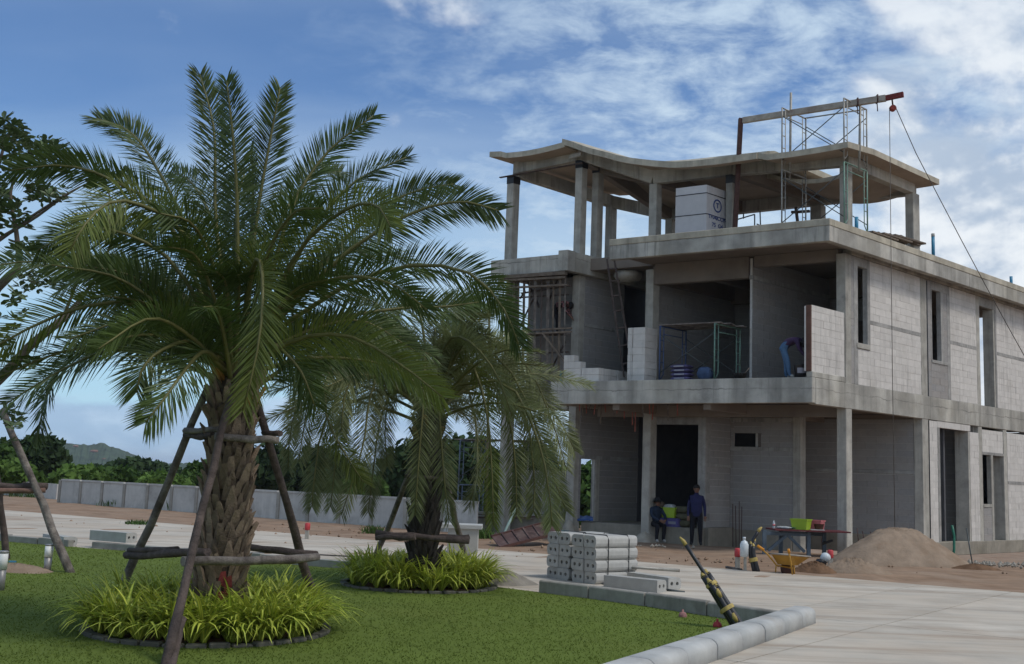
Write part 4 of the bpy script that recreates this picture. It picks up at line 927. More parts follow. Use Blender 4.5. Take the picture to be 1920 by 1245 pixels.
m = MB(); m.uvbox(8.75, 10.6, 1.3, 1.85, 6.28, 6.33); obj('platform_board', m, WOODG, sh)
m = MB(); p = P3(1051, 700, 1.2); p.z = z2; m.tube([p, p + zt * .45], .05, 8); obj('pipe_stub', m, PVC, sh)
pl = thing('bamboo_pole', 'thin tall pole standing left of the left wing', 'pole', UV(11.3, .6, 0)); m = MB(); m.tube([P3(912, 985, .6), P3(918, 560, .6)], .04, 7); obj('pole', m, WOOD, pl)

# ---- ground floor porch
zf = .47
BASK = mat('lime_plastic', (0.30, 0.44, 0.03), rough=.4, var=.08, spec=.5); PINK = mat('pink_plastic', (0.55, 0.16, 0.17), rough=.4, var=.08, spec=.5)
def basket(name, label, c, L, W_, H, rz, m, slots=True):
    t = thing(name, label, 'basket', c, rz); b = MB(); f = .82
    def loop(s, z, ins=0): return [Vector((sx * (L / 2 * s - ins), sy * (W_ / 2 * s - ins), z)) for sx, sy in ((-1, -1), (1, -1), (1, 1), (-1, 1))]
    v = loop(f, 0) + loop(1, H) + loop(1, H, .012) + loop(f, .012, .012)
    b.add(v, [(3, 2, 1, 0)] + [(i, (i + 1) % 4, 4 + (i + 1) % 4, 4 + i) for i in range(4)] + [(4 + i, 4 + (i + 1) % 4, 8 + (i + 1) % 4, 8 + i) for i in range(4)] + [(8 + i, 8 + (i + 1) % 4, 12 + (i + 1) % 4, 12 + i) for i in range(4)] + [(12, 13, 14, 15)])
    obj('tub', b, m, t, world=False, bev=.004)
    r = MB(); lo = loop(1.03, H - .03); hi = loop(1.05, H + .005); r.add(lo + hi + loop(1.0, H + .005), [(i, (i + 1) % 4, 4 + (i + 1) % 4, 4 + i) for i in range(4)] + [(4 + i, 4 + (i + 1) % 4, 8 + (i + 1) % 4, 8 + i) for i in range(4)]); obj('rim', r, m, t, world=False, fix=False)
    if slots:
        for i in range(5):
            q = MB(); q.box((-L / 2 * .8 + L * .8 * i / 4, 0, H * .5), (.014, W_ * .955, H * .6)); obj('rib', q, m, t, world=False)
    return t
pc_ = UV(*((fr(1256, 978, 2.35)[0]), 2.35), .72)
boxm = mat('purple_carton', (.09, .08, .22), var=.2, scale=6)
for i, (x, w) in enumerate(((1248, .3), (1266, .36))):
    u = fr(x, 985, 2.3)[0]; b = thing('carton', ('dark purple printed carton on the ledge next to the seated person', 'larger purple carton on the ledge under the lime basket')[i], 'carton', UV(u, 2.3, zf)); q = MB(); q.uvbox(u - w / 2, u + w / 2, 2.14, 2.46, zf, zf + .25); obj('body', q, boxm, b, bev=.006)
    q = MB(); q.uvbox(u - w * .35, u + w * .3, 2.132, 2.139, zf + .08, zf + .16); obj('label_strip', q, BAGW, b)
basket('basket', 'lime green basket on the purple cartons between the seated and the standing person', UV(fr(1256, 978, 2.3)[0], 2.3, zf + .26), .46, .34, .3, ROT_A, BASK)
for i, (x, z, w, lab) in enumerate(((1282, 0, .5, 'olive sack at the bottom of the pile beside the standing person'), (1283, .2, .5, 'olive sack in the middle of the pile beside the standing person'), (1278, .4, .52, 'olive sack on top of the pile beside the standing person'))):
    bag('sack', lab, UV(fr(x, 980, 2.45)[0], 2.45, zf + z), w, .4, .22, ROT_A, mat('olive_sack', (.10, .095, .06), var=.3, scale=6, bump=.4), 'sack', 'sacks on the porch ledge')
bag('plastic_bag', 'crumpled white plastic bag in the lime basket on the ledge', UV(fr(1256, 950, 2.3)[0], 2.3, zf + .48), .36, .26, .18, ROT_A, mat('pale_plastic_bag', (.38, .4, .4), rough=.4, var=.3, scale=12, bump=.6))
bag('bundle', 'brown cloth bundle behind the head of the seated person', UV(fr(1233, 950, 2.7)[0], 2.7, zf + .0), .5, .4, .75, ROT_A, mat('brown_cloth', (.16, .12, .09), var=.3, scale=5, bump=.5))
# table
tb = thing('work_table', 'steel work table with red edge and crossed struts under the porch', 'table', gnd(1475, 1043))
TG = mat('blue_grey_steel', (.085, .115, .145), rough=.5, var=.2, scale=6); tl, tr_ = gnd(1433, 1041), gnd(1516, 1044); th_ = .66; back = dB * .75
tdir = (tr_ - tl).normalized()
q = MB(); q.bar(tl - tdir * .06 + back * .5 + zt * th_, tr_ + tdir * .75 + back * .5 + zt * th_, .95, .035); obj('top', q, mat('red_brown_board', (.10, .025, .028), var=.3), tb, bev=.003)
for p in (tl, tr_, tl + back, tr_ + back): q = MB(); q.bar(p, p + zt * (th_ - .02), .09, .09); obj('leg', q, TG, tb)
for a in (tl, tl + back): q = MB(); q.bar(a + zt * (th_ - .1), a + (tr_ - tl) + zt * (th_ - .1), .05, .09); obj('rail', q, TG, tb)
mid = tl.lerp(tr_, .52); 
for p in (tl, tr_): q = MB(); q.bar(p + zt * .12 + tdir * (.1 if p is tl else -.1), mid + zt * (th_ - .12), .07, .07); obj('strut', q, TG, tb)
q = MB(); q.bar(tr_ + back * .8 + tdir * .02 + zt * .32, tr_ + back * .8 + tdir * .3 + zt * .42, .06, .06); obj('bracket', q, BLACK, tb)
tt = th_ + .018
def on_table(s, b=.35): return tl + (tr_ - tl) * s + back * b + zt * tt
basket('basket', 'lime green basket on the right half of the work table', on_table(.74, .25), .46, .32, .27, ROT_A - .1, BASK, False)
basket('basket', 'pink basket tucked behind the lime one on the work table', on_table(.95, .6), .4, .3, .25, ROT_A - .1, PINK, False)
q = MB(); q.bar(on_table(.9, .3) + zt * .012, on_table(1.22, .3) + zt * .012, .35, .02); solo('board', q, KERBL, 'white board lying on the work table under the brown bowl', 'board', loc=on_table(1.05))
q = MB(); c = on_table(1.13, .3) + zt * .025; q.lathe(c, [(.1, 0), (.13, .13), (.14, .14), (.12, .13), (.09, .02)], 16); solo('bowl', q, mat('brown_pot', (.10, .045, .03), var=.2), 'brown bowl at the right end of the work table', 'bowl', loc=c)
bo = thing('water_bottle', 'small clear bottle with red label standing on the left end of the work table', 'bottle', on_table(.1, .3)); c = on_table(.1, .3)
q = MB(); q.lathe(c, [(.03, 0), (.035, .02), (.035, .14), (.015, .19), (.015, .21)], 12); obj('body', q, mat('clear_plastic', (.45, .48, .5), rough=.2, var=.1, spec=.6), bo); q = MB(); q.lathe(c + zt * .07, [(.036, 0), (.036, .05)], 12); obj('label', q, PINK, bo)
bag('plastic_bag', 'clear crumpled plastic bag beside the bottle on the work table', on_table(.3, .4), .4, .25, .07, ROT_A, MATS['pale_plastic_bag'])
bag('plastic_bag', 'greenish crumpled bag beside the lime basket on the work table', on_table(.52, .4), .26, .2, .08, ROT_A, mat('green_bag', (.12, .2, .07), rough=.5, var=.3, scale=10))
for i, (x, y0, y1, dx_) in enumerate([(1374, 945, 1043, 0), (1379, 948, 1046, 1), (1386, 940, 1044, 0), (1391, 950, 1040, -1), (1408, 962, 992, 6), (1416, 968, 990, 8), (1426, 972, 991, 9), (1446, 973, 990, 6), (1462, 966, 990, 5), (1538, 985, 996, 4), (1570, 985, 1002, 4), (1607, 990, 1003, 5), (1617, 996, 1004, 9), (1632, 997, 1005, 8)]):
    v = 2.9 if i < 4 else 4.2
    b = P3(x + dx_, y1 + (0 if i < 4 else 22), v); b.z = -.02; t = P3(x, y0, v); q = MB(); q.tube([b, t], .012, 5); solo('rebar_rod', q, RUST, (('leftmost', 'second', 'third', 'rightmost')[i] + ' upright starter bar standing left of the work table') if i < 4 else (('leftmost', 'second', 'third', 'fourth', 'fifth', 'sixth', 'seventh', 'eighth', 'ninth', 'rightmost')[i - 4] + ' bent starter bar in the row behind the work table'), 'rebar', ('upright starter bars left of the table', 'bent starter bars behind the table')[i > 3], loc=b)

# ---- along the far road edge
def stake(px, yb, yt, lab):
    b = gnd(px, yb); s = FPX / b.y; h = (yb - yt) / s; t = thing('marker_stake', lab, 'stake', b); q = MB(); q.bar(b - zt * .1, b + zt * (h - .12), .09, .09); obj('post', q, CONCL, t, bev=.006)
    q = MB(); q.lathe(b + zt * (h - .17), [(.06, 0), (.068, .02), (.068, .16), (.04, .18)], 10); obj('cap', q, RED, t)
stake(1383, 1070, 1030, 'red-capped concrete stake beside the white water bottle'); stake(1557, 1067, 1033, 'red-capped concrete stake beside the white jug by the sand pile'); stake(575, 1013, 982, 'red-capped concrete stake on the bare soil right of the big palm')
wb_ = thing('water_jug', 'white plastic gallon bottle upended on a grey post by the road', 'bottle', gnd(1397, 1073)); b = gnd(1397, 1073); s = FPX / b.y
q = MB(); q.bar(b - zt * .1, b + zt * .5, .05, .05); obj('post', q, STEEL, wb_)
JUG = mat('milky_plastic', (.52, .56, .58), rough=.35, var=.06, spec=.5); q = MB(); q.lathe(b + zt * .31 + Vector((-.03, -.04, 0)), [(.05, 0), (.085, .01), (.088, .25), (.06, .31), (.025, .33), (.025, .36), (.032, .36), (.032, .4)], 16); obj('bottle', q, JUG, wb_)
wj = thing('water_jug', 'white jug stuck on a leaning stick beside the sand pile', 'bottle', gnd(1552, 1070)); b = gnd(1552, 1070); q = MB(); q.tube([b, b + Vector((-.08, 0, .22))], .02, 6); obj('stick', q, WOODD, wj)
q = MB(); q.lathe(b + Vector((-.09, 0, .2)), [(.05, 0), (.1, .02), (.11, .13), (.07, .17), (.03, .19)], 14, M=Matrix.Rotation(.5, 3, 'Y')); obj('jug', q, JUG, wj)
q = MB(); q.lathe(b + Vector((-.13, .02, .14)), [(.1, 0), (.13, .04), (.1, .1)], 12); obj('dark_base', q, BLACK, wj)
# conduit bundles
def conduit(label, pts, Y0, rads, tapes, seed):
    rr = random.Random(seed); t = thing('conduit_bundle', label, 'conduit', pts[0])
    d = (pts[-1] - pts[0]).normalized()
    for i, (ox, oy, f0, f1, r) in enumerate(rads):
        k = [pts[0].lerp(pts[-1], 0)]
        path = []
        for s in np.linspace(f0, f1, 7):
            x = s * (len(pts) - 1); j = min(int(x), len(pts) - 2); path.append(pts[j].lerp(pts[j + 1], x - j) + Vector((ox, oy, 0)) * (1 - .5 * s))
        q = MB(); q.tube(path, r, 9); obj('pipe', q, BLACK, t)
        e = path[-1]; dd = (path[-1] - path[-2]).normalized(); q = MB(); f_ = 1.0 if i == 0 else .6; q.tube([e - dd * .015, e + dd * .04 * f_, e + dd * .1 * f_ + Vector((rr.uniform(-.02, .02), 0, 0))], [r * 1.08, r * 1.1 * f_, r * .5 * f_], 7); obj('tape_end', q, TAPE, t)
    for s, w, R_ in tapes:
        x = s * (len(pts) - 1); j = min(int(x), len(pts) - 2); c = pts[j].lerp(pts[j + 1], x - j); dd = (pts[j + 1] - pts[j]).normalized(); q = MB(); q.tube([c - dd * w / 2, c, c + dd * w / 2], [R_, R_ * 1.04, R_ * .97], 12, cap=False, wob=.12, rng=rr); obj('tape_band', q, TAPE, t)
    return t
cb = gnd(1393, 1186); ct = atY(1285, 1020, cb.y + .35)
conduit('near bundle of black conduits with yellow tape leaning out of the lawn by the kerb', [cb - zt * .02, cb.lerp(ct, .5), ct], 13, [(0, 0, 0, 1, .024), (.05, .02, 0, .66, .042), (-.045, .01, 0, .63, .042), (.045, -.045, 0, .52, .04), (-.015, -.05, 0, .56, .042), (.0, .055, 0, .48, .04)], [(.27, .05, .093), (.535, .045, .075)], 1)
q = MB()
for s in (.4, .13):
    c = cb.lerp(ct, s) + Vector((0, -.095, 0)); q = MB(); q.tube([c, c + Vector((-.03, -.005, .05)), c + Vector((-.05, 0, .1))], [.02, .03, .015], 6); obj('tape_tail', q, TAPE, bpy.data.objects['conduit_bundle'])
db = gnd(1419, 1074); dm = atY(1409, 1036, db.y + .05); du_ = atY(1412, 1012, db.y + .1); dt_ = atY(1422, 996, db.y + .1)
conduit('far bundle of black conduits with yellow tape standing by the wheelbarrow', [db - zt * .02, dm, du_, dt_], 22, [(0, 0, 0, 1, .034), (.05, .02, 0, .62, .038), (-.04, 0, 0, .55, .042), (.02, -.045, 0, .5, .038)], [(.22, .08, .088)], 2)
# wheelbarrow
wbw = thing('wheelbarrow', 'yellow-orange wheelbarrow with raised handles beside the road', 'wheelbarrow', gnd(1478, 1078))
YW = mat('wheelbarrow_paint', (.42, .22, .035), rough=.55, var=.2, scale=6, dark=(.25, .15, .06), dscale=4); OR = mat('orange_grip', (.55, .22, .02), rough=.5)
Yb = gnd(1478, 1078).y; W = lambda x, y, dy=0: atY(x, y, Yb + dy)
rim_ = [W(1446, 1038, .12), W(1486, 1041, -.25), W(1520, 1044, .1), W(1483, 1040, .5)]; bot = [W(1458, 1058, .15), W(1484, 1060, -.1), W(1495, 1060, .1), W(1478, 1058, .35)]
cen = sum(rim_, Vector()) / 4; q = MB(); ri = [p.lerp(cen, .05) for p in rim_]; bi = [p + zt * .02 for p in bot]
q.add(rim_ + bot + ri + bi, [(i, (i + 1) % 4, 4 + (i + 1) % 4, 4 + i) for i in range(4)] + [(7, 6, 5, 4), (12, 13, 14, 15)] + [(i, 8 + i, 8 + (i + 1) % 4, (i + 1) % 4) for i in range(4)] + [(8 + i, 12 + i, 12 + (i + 1) % 4, 8 + (i + 1) % 4) for i in range(4)]); obj('tub', q, YW, wbw, fix=True)
q = MB(); q.tube(rim_ + [rim_[0]], .016, 7); obj('rim', q, BEAMC, wbw)
for nm, pts in (('handle', [W(1428, 1029, .1), W(1440, 1040, .1), W(1456, 1060, .1), W(1490, 1066, .1)]), ('handle', [W(1479, 1034, -.3), W(1482, 1050, -.3), W(1486, 1077, -.28)])): q = MB(); q.tube(pts, .018, 8); obj(nm, q, YW, wbw)
for a, b in ((W(1420, 1023, .1), W(1432, 1031, .1)), (W(1478, 1029, -.3), W(1480, 1037, -.3))): q = MB(); q.tube([a, b], .028, 8); obj('grip', q, OR, wbw)
for a, b in ((W(1455, 1060, .1), W(1454, 1077, .1)), (W(1488, 1060, 0), W(1490, 1078, -.05)), (W(1454, 1076, .1), W(1487, 1077, -.1))): q = MB(); q.tube([a, b], .014, 6); obj('leg', q, YW, wbw)
q = MB(); c = W(1477, 1066, .2); q.lathe(c, [(.05, -.05), (.15, -.045), (.165, 0), (.15, .045), (.05, .05)], 18, M=Matrix.Rotation(PI / 2, 3, 'X') @ Matrix.Rotation(0.4, 3, 'Y')); obj('wheel', q, RUST, wbw)
# sand, dirt, rubble
SAND = mat('building_sand', (.27, .205, .15), rough=1.0, var=.2, scale=3, bump=1.0, bscale=18, dark=(.22, .15, .10), dscale=1.1, spec=.05); DIRT = mat('dug_earth', (.15, .09, .055), rough=1.0, var=.35, scale=4, bump=1.0, bscale=9, spec=.05); GSAND = mat('grey_sand', (.22, .20, .17), rough=1.0, var=.2, scale=5, bump=.8, bscale=25, spec=.05)
def hump(name, c, rx, ry, h, m, label, seed, rz=0., pw=1.6, n=60, k=26, rough_=.05, plateau=.0):
    rr = random.Random(seed); ph = [rr.uniform(0, 6.3) for _ in range(8)]; vs, q = [], MB()
    for i in range(k):
        t = i / (k - 1)
        for j in range(n):
            a = 2 * PI * j / n; w = 1 + .10 * math.sin(2 * a + ph[0]) + .07 * math.sin(3 * a + ph[1]) + .04 * math.sin(5 * a + ph[2]); R_ = (1 - t)
            x, y = math.cos(a) * rx * w * R_, math.sin(a) * ry * w * R_
            z = h * min(1, (1 - (R_ ** 1.25)) / (1 - plateau)) if plateau else h * (1 - R_ ** pw)
            z *= 1 + .06 * math.sin(3 * x + ph[3]) * math.sin(3 * y + ph[4]); z += rr.uniform(-rough_, rough_) * h * (0.3 + t) * (t < 1) if t > 0 else -.05
            vs.append((c[0] + x * math.cos(rz) - y * math.sin(rz), c[1] + x * math.sin(rz) + y * math.cos(rz), max(z, -.05) + c[2]))
    q.add(vs, [(i * n + j, i * n + (j + 1) % n, (i + 1) * n + (j + 1) % n, (i + 1) * n + j) for i in range(k - 1) for j in range(n)], 0, True)
    return tag(obj(name, q, m, None, loc=c), label, name.replace('_', ' '))
hump('sand_pile', gnd(1690, 1058) + Vector((0, .35, 0)), 1.62, 1.5, .80, SAND, 'large brown pile of building sand in front of the porch column', 3, 0.2, plateau=.2, rough_=.03)
hump('sand_spill', gnd(1600, 1074), .85, .5, .28, SAND, 'low lumpy spill of sand at the left foot of the big sand pile', 5, .2, rough_=.16)
hump('dirt_mound', gnd(1528, 1073), .55, .35, .2, DIRT, 'low dark mound of dug earth beside the wheelbarrow', 6, .1, rough_=.2)
hump('dirt_mound', gnd(1830, 1068),   .55, .4, .13, DIRT, 'reddish earth mound at the right foot of the big sand pile', 7, .1, rough_=.1)
hump('sand_pile', gnd(948, 1098), .52, .42, .26, GSAND, 'small grey sand pile between the second palm bed and the block stack', 8, .0, pw=1.2, rough_=.03)
def stones(name, px, n, spread, smin, smax, m, label, seed, kind=None):
    rr = random.Random(seed); q = MB(); c = gnd(*px)
    for i in range(n):
        p = c + Vector((rr.gauss(0, spread[0]), rr.gauss(0, spread[1]), 0)); s = rr.uniform(smin, smax); v = []
        for d in ((1, 0, 0), (-1, 0, 0), (0, 1, 0), (0, -1, 0), (0, 0, 1), (0, 0, -1)): v.append(p + Vector(d) * s * rr.uniform(.6, 1.2) + zt * s * .5)
        q.add(v, [(0, 2, 4), (2, 1, 4), (1, 3, 4), (3, 0, 4), (2, 0, 5), (1, 2, 5), (3, 1, 5), (0, 3, 5)])
    return tag(obj(name, q, m, None, loc=c), label, 'rubble', kind='stuff')
RUBM = mat('site_rubble', (.27, .245, .205), var=.3, scale=8)
stones('rubble', (1885, 1060), 160, (.9, .35), .02, .075, RUBM, 'grey rubble at the foot of the plinth at the right frame edge', 1)
stones('rubble', (1135, 1022), 70, (.9, .15), .02, .07, LUMP, 'broken mortar rubble along the porch edge behind the block stack', 2)
stones('clods', (640, 1000), 160, (5, 2.0), .015, .06, SOIL, 'scattered clods of earth on the bare soil', 3)
stones('clods', (1250, 1050), 140, (3, .8), .015, .05, SOIL, 'clods of earth on the soil in front of the porch', 4)
hs = solo('garden_hose', MB().tube([gnd(1786, 1052), atY(1789, 1030, 28.5), atY(1789, 1005, 28.6), atY(1785, 985, 28.6)], .035, 8), mat('green_hose', (.02, .13, .08), rough=.4), 'green hose end standing up against the plinth right of the sand pile', 'hose', loc=gnd(1786, 1052))
solo('thin_rod', MB().tube([gnd(1824, 1062), atY(1812, 990, gnd(1824, 1062).y + .4)], .015, 6), STEELD, 'thin dark rod leaning on the plinth right of the green hose', 'rod', loc=gnd(1824, 1062))
# formwork panel leaning on the footing
fw = thing('formwork_panel', 'rusty ribbed steel formwork lying slanted left of the porch column', 'formwork', gnd(937, 1027)); FWM = mat('rusty_formwork', (.085, .05, .045), rough=.7, var=.35, scale=5, bump=.3, rand=.2, dark=(.16, .12, .10), dscale=2.5)
c00, c10 = atY(937, 1027, 27.1), atY(1052, 998, 28.6); c01, c11 = atY(921, 1006, 27.9), atY(1037, 976, 29.4)
for i in range(6):
    a, b = i / 6 + .008, (i + 1) / 6 - .008; p = [c00.lerp(c10, a), c00.lerp(c10, b), c01.lerp(c11, b), c01.lerp(c11, a)]; nn = (p[1] - p[0]).cross(p[3] - p[0]).normalized() * .03
    q = MB(); q.hexa([x - nn for x in p] + p); obj('plate', q, FWM, fw); q = MB(); q.bar(p[1], p[2], .05, .07); obj('rib', q, FWM, fw)
for a, b in ((c00, c10), (c01, c11)): q = MB(); q.bar(a, b, .06, .07); obj('edge_bar', q, RUST, fw)
q = MB(); q.bar(c10 + Vector((-.1, .2, -.35)), c11 + Vector((.3, -.1, -.35)), .35, .25); solo('crate', q, mat('teal_crate', (.05, .10, .12), var=.2), 'dark teal crate behind the upper end of the slanted formwork', 'crate', loc=c10)
scaffold('scaffold', 'two-tier scaffold standing on the ground between the second palm and the left wing', gnd(856, 992) , gnd(856, 992) + Vector((1.45, -.9, 0)), dB * 1.1, 2, 1.45, [mat('grey_blue_tube', (.12, .15, .2), rough=.5, var=.2), STEEL], True, .3)
for i in range(7):
    a, b = P3(888 + i * 3, 964 + (i % 3) * 3, 1.7), P3(985 + i * 5, 966 + (i % 4) * 2.5, 1.7); q = MB(); q.tube([a, b], .025, 6); solo('steel_bar', q, (WOOD, STEEL, RUST)[i % 3], ('lowest', 'second lowest', 'third lowest', 'middle', 'third highest', 'second highest', 'highest')[i] + ' loose bar of the bundle on the left wing plinth', 'bar', 'loose bars on the left wing plinth', loc=a)
q = MB(); rr = random.Random(3); n_ = 14; rows = []
for i in range(n_ + 1):
    x = 1028 + (1112 - 1028) * i / n_; a, b = P3(x, 973 + rr.uniform(-1, 1), 2.0), P3(x, 968 + rr.uniform(-2, 1.5), 2.3); rows += [a - zt * .05, a, b]
q.add(rows, [(i * 3 + j, (i + 1) * 3 + j, (i + 1) * 3 + j + 1, i * 3 + j + 1) for i in range(n_) for j in range(2)]); solo('tarpaulin', q, mat('blue_tarp', (.03, .08, .24), rough=.5, var=.3, scale=8), 'crumpled blue tarpaulin on the plinth behind the porch column', 'tarpaulin', loc=P3(1070, 970, 1.6), fix=False)
q = MB(); q.tube([atY(944, 1003, 30), atY(968, 952, 31)], .04, 7); solo('pale_pole', q, mat('pale_green_pipe', (.22, .3, .27), var=.2), 'pale green pipe leaning behind the slanted formwork', 'pipe', loc=atY(944, 1003, 30))
# cabinet behind the second palm
cbn = thing('concrete_cabinet', 'pale concrete cabinet with flat lid and red paint marks behind the second palm', 'cabinet', gnd(850, 1064)); c = gnd(850, 1064); s = FPX / c.y
def wbox(nm, x0, x1, y0, y1, depth, m, par, off=0):
    a, b = atY(x0, y1, c.y + off), atY(x1, y0, c.y + off); q = MB(); q.hexa([Vector((a.x, a.y, a.z)), Vector((b.x, a.y, a.z)), Vector((b.x, a.y + depth, a.z)), Vector((a.x, a.y + depth, a.z)), Vector((a.x, a.y, b.z)), Vector((b.x, a.y, b.z)), Vector((b.x, a.y + depth, b.z)), Vector((a.x, a.y + depth, b.z))]); return obj(nm, q, m, par, bev=.008)
CAB = mat('cabinet_concrete', (.40, .39, .36), var=.12, scale=4, dark=(.28, .27, .25), dscale=2)
wbox('base', 815, 882, 1037, 1066, .5, CAB, cbn); wbox('body', 838, 897, 990, 1037, .5, CAB, cbn, -.02); wbox('lid', 818, 904, 985, 990, .62, KERBL, cbn, -.06)
for i, (x, y, w, h) in enumerate(((828, 1040, 10, 16), (834, 1050, 7, 9), (822, 1056, 5, 8), (850, 1056, 5, 9))):
    p = atY(x, y, c.y - .004); q = MB(); rr = random.Random(i); k = 11; q.add([p + Vector((math.cos(2 * PI * j / k) * w / s / 2 * rr.uniform(.5, 1.2), 0, math.sin(2 * PI * j / k) * h / s / 2 * rr.uniform(.5, 1.2))) for j in range(k)], [tuple(range(k))]); obj('paint_mark', q, mat('faded_red_paint', (.38, .09, .07), var=.3, scale=20), cbn, fix=False)
wbox2 = thing('concrete_block', 'dark grey concrete block left of the second palm trunk by the road', 'block', gnd(757, 1064)); c = gnd(757, 1064); wbox('body', 739, 776, 1036, 1064, .4, KERBD, wbox2)

# ---- stack of hollow kerb units
KU = mat('cast_kerb_unit', (.40, .395, .37), var=.08, scale=7, bump=.15, rand=.1, dark=(.33, .32, .29), dscale=2.5)
def unit_mesh(L=1.0, w=.285, h=.195, r=.07):
    """end profile with two cored holes; rounded along +x side; long axis +y from the end at y=0"""
    prof = [(0, 0), (w - r * .55, 0), (w - .012, r * .45), (w, r)] + [(w - r + r * math.cos(t), h - r + r * math.sin(t)) for t in np.linspace(0.15, PI / 2, 5)] + [(0, h)]
    holes = [(w * .27, h * .5), (w * .70, h * .5)]; hr_ = .031; k = 12
    bm = bmesh.new(); out = [bm.verts.new((x, 0, z)) for x, z in prof]; ed = [bm.edges.new((out[i], out[(i + 1) % len(out)])) for i in range(len(out))]; hv = []
    for hx, hz in holes:
        ring_ = [bm.verts.new((hx + hr_ * math.cos(2 * PI * i / k), 0, hz + hr_ * math.sin(2 * PI * i / k))) for i in range(k)]; ed += [bm.edges.new((ring_[i], ring_[(i + 1) % k])) for i in range(k)]; hv.append(ring_)
    bmesh.ops.triangle_fill(bm, use_beauty=True, use_dissolve=False, edges=ed, normal=(0, -1, 0))
    back_ = [bm.verts.new((x, L, z)) for x, z in prof]; bm.faces.new(back_)
    for i in range(len(out)):
        j = (i + 1) % len(out); bm.faces.new((out[i], back_[i], back_[j], out[j]))
    for ring_ in hv:
        deep = [bm.verts.new((v.co.x, .3, v.co.z)) for v in ring_]
        for i in range(k): bm.faces.new((ring_[i], ring_[(i + 1) % k], deep[(i + 1) % k], deep[i]))
        bm.faces.new(deep)
    # hole faces triangle_fill may have closed: drop them
    for f in list(bm.faces):
        if all(abs(v.co.y) < 1e-6 for v in f.verts):
            cc = f.calc_center_median()
            if any((cc.x - hx) ** 2 + (cc.z - hz) ** 2 < (hr_ * .96) ** 2 for hx, hz in holes) : bm.faces.remove(f)
    bmesh.ops.recalc_face_normals(bm, faces=bm.faces); me = bpy.data.meshes.new('kerb_unit'); bm.to_mesh(me); bm.free(); me.materials.append(KU); return me
KM = unit_mesh()
def mirror_mesh(me):
    m2 = me.copy(); 
    for v in m2.vertices: v.co.x = .285 - v.co.x
    m2.flip_normals(); return m2
KMm = mirror_mesh(KM)
axl = math.atan2(.676, .737) - PI / 2 - .04          # long axis of the units, along the side direction of the house
Ru = Matrix.Rotation(axl, 3, 'Z'); ex, ey = Ru @ Vector((1, 0, 0)), Ru @ Vector((0, 1, 0))
corner = gnd(1117, 1100)                              # near right bottom corner of the right pack
rows_n = ('bottom row', 'second row', 'third row', 'top row'); cols_n = ('leftmost column', 'second column from left', 'third column from left', 'rightmost column')
pos = [-1.27, -.975, -.60, -.29]
for ci in range(4):
    for ri_ in range(4):
        p = corner + ex * pos[ci] + zt * (.2 * ri_ + .03) + ey * (.0 + rnd.uniform(-.012, .012) + (.05 if ci < 2 else 0)) + ex * rnd.uniform(-.006, .006)
        o = bpy.data.objects.new('kerb_unit', KMm if (ci in (0, 2)) else KM); C.objects.link(o); o.location = p; o.rotation_euler = (0, 0, axl + rnd.uniform(-.008, .008))
        if ri_ in (1,) or (ri_ == 3 and False):
            pass
        tag(o, 'hollow concrete kerb unit in the stack by the road, %s, %s' % (rows_n[ri_], cols_n[ci]), 'kerb unit', 'hollow kerb units stacked by the road')
for s in (.28, .78):
    q = MB(); a0, a1 = pos[2] - .006, pos[3] + .291; z0, z1 = .02, .835
    pts = [corner + ex * x + ey * s + zt * z for x, z in ((a0, z0), (a1 - .04, z0), (a1, .1), (a1, z1 - .08), (a1 - .05, z1), (a0, z1), (a0, z0))]; q.tube(pts, .009, 5); solo('strap', q, BLACK, ('nearer', 'farther')[s > .5] + ' black strap round the right pack of kerb units', 'strap', loc=pts[0])
q = MB(); a0, a1 = pos[0] - .006, pos[1] + .291; pts = [corner + ex * x + ey * .45 + zt * z for x, z in ((a0, .02), (a1, .02), (a1, .76), (a1 - .05, .835), (a0, .835), (a0, .02))]; q.tube(pts, .009, 5); solo('strap', q, BLACK, 'black strap round the left pack of kerb units', 'strap', loc=pts[0])
for k in range(2):
    q = MB(); p = corner + ex * (-1.4 + k * .0) + ey * (.2 + .6 * k); q.bar(p + zt * .015, p + ex * 1.5 + zt * .015, .09, .03); solo('bearer', q, WOOD, ('nearer', 'farther')[k] + ' timber bearer under the kerb unit stack', 'timber', loc=p)
def loose(label, near, far, up=False, mesh=KM, tilt=0):
    d = (far - near); d.z = 0; ang = math.atan2(d.y, d.x) - PI / 2; o = bpy.data.objects.new('kerb_unit', mesh); C.objects.link(o); o.location = near; o.rotation_euler = (0, tilt, ang); return tag(o, label, 'kerb unit', 'loose hollow kerb units on the road')
n1 = gnd(1232, 1116) + zt * .03; loose('loose hollow kerb unit lying along the dark kerb in front of the stack', n1, gnd(1125, 1104), mesh=KM)
n2 = gnd(1253, 1110) + zt * .03; loose('second loose hollow kerb unit lying just behind the first by the dark kerb', n2, gnd(1150, 1094), mesh=KM)
loose('hollow kerb unit with its end showing on the far kerb left of the big palm', Vector((-7.45, 21.42, .18)), Vector((-8.4, 21.9, .18)), mesh=KM); loose('hollow kerb unit at far left lawn edge behind the bollard light', gnd(118, 1028) + zt * .03, gnd(70, 1020), mesh=KM)
q = MB(); q.tube([gnd(1104, 1093) + zt * .32, gnd(1274, 1100) + zt * .27], .028, 8); solo('long_pipe', q, STEEL, 'long thin grey pipe lying across the loose kerb units', 'pipe', loc=gnd(1104, 1093))
q = MB(); q.tube([gnd(1250, 1112) + zt * .05, gnd(1284, 1114) + zt * .03], .02, 7); solo('short_pipe', q, STEELD, 'short dark pipe end beside the second loose kerb unit', 'pipe', loc=gnd(1250, 1112))
PINKS = mat('pink_marker_stone', (.30, .15, .14), var=.3, scale=20, bump=.5)
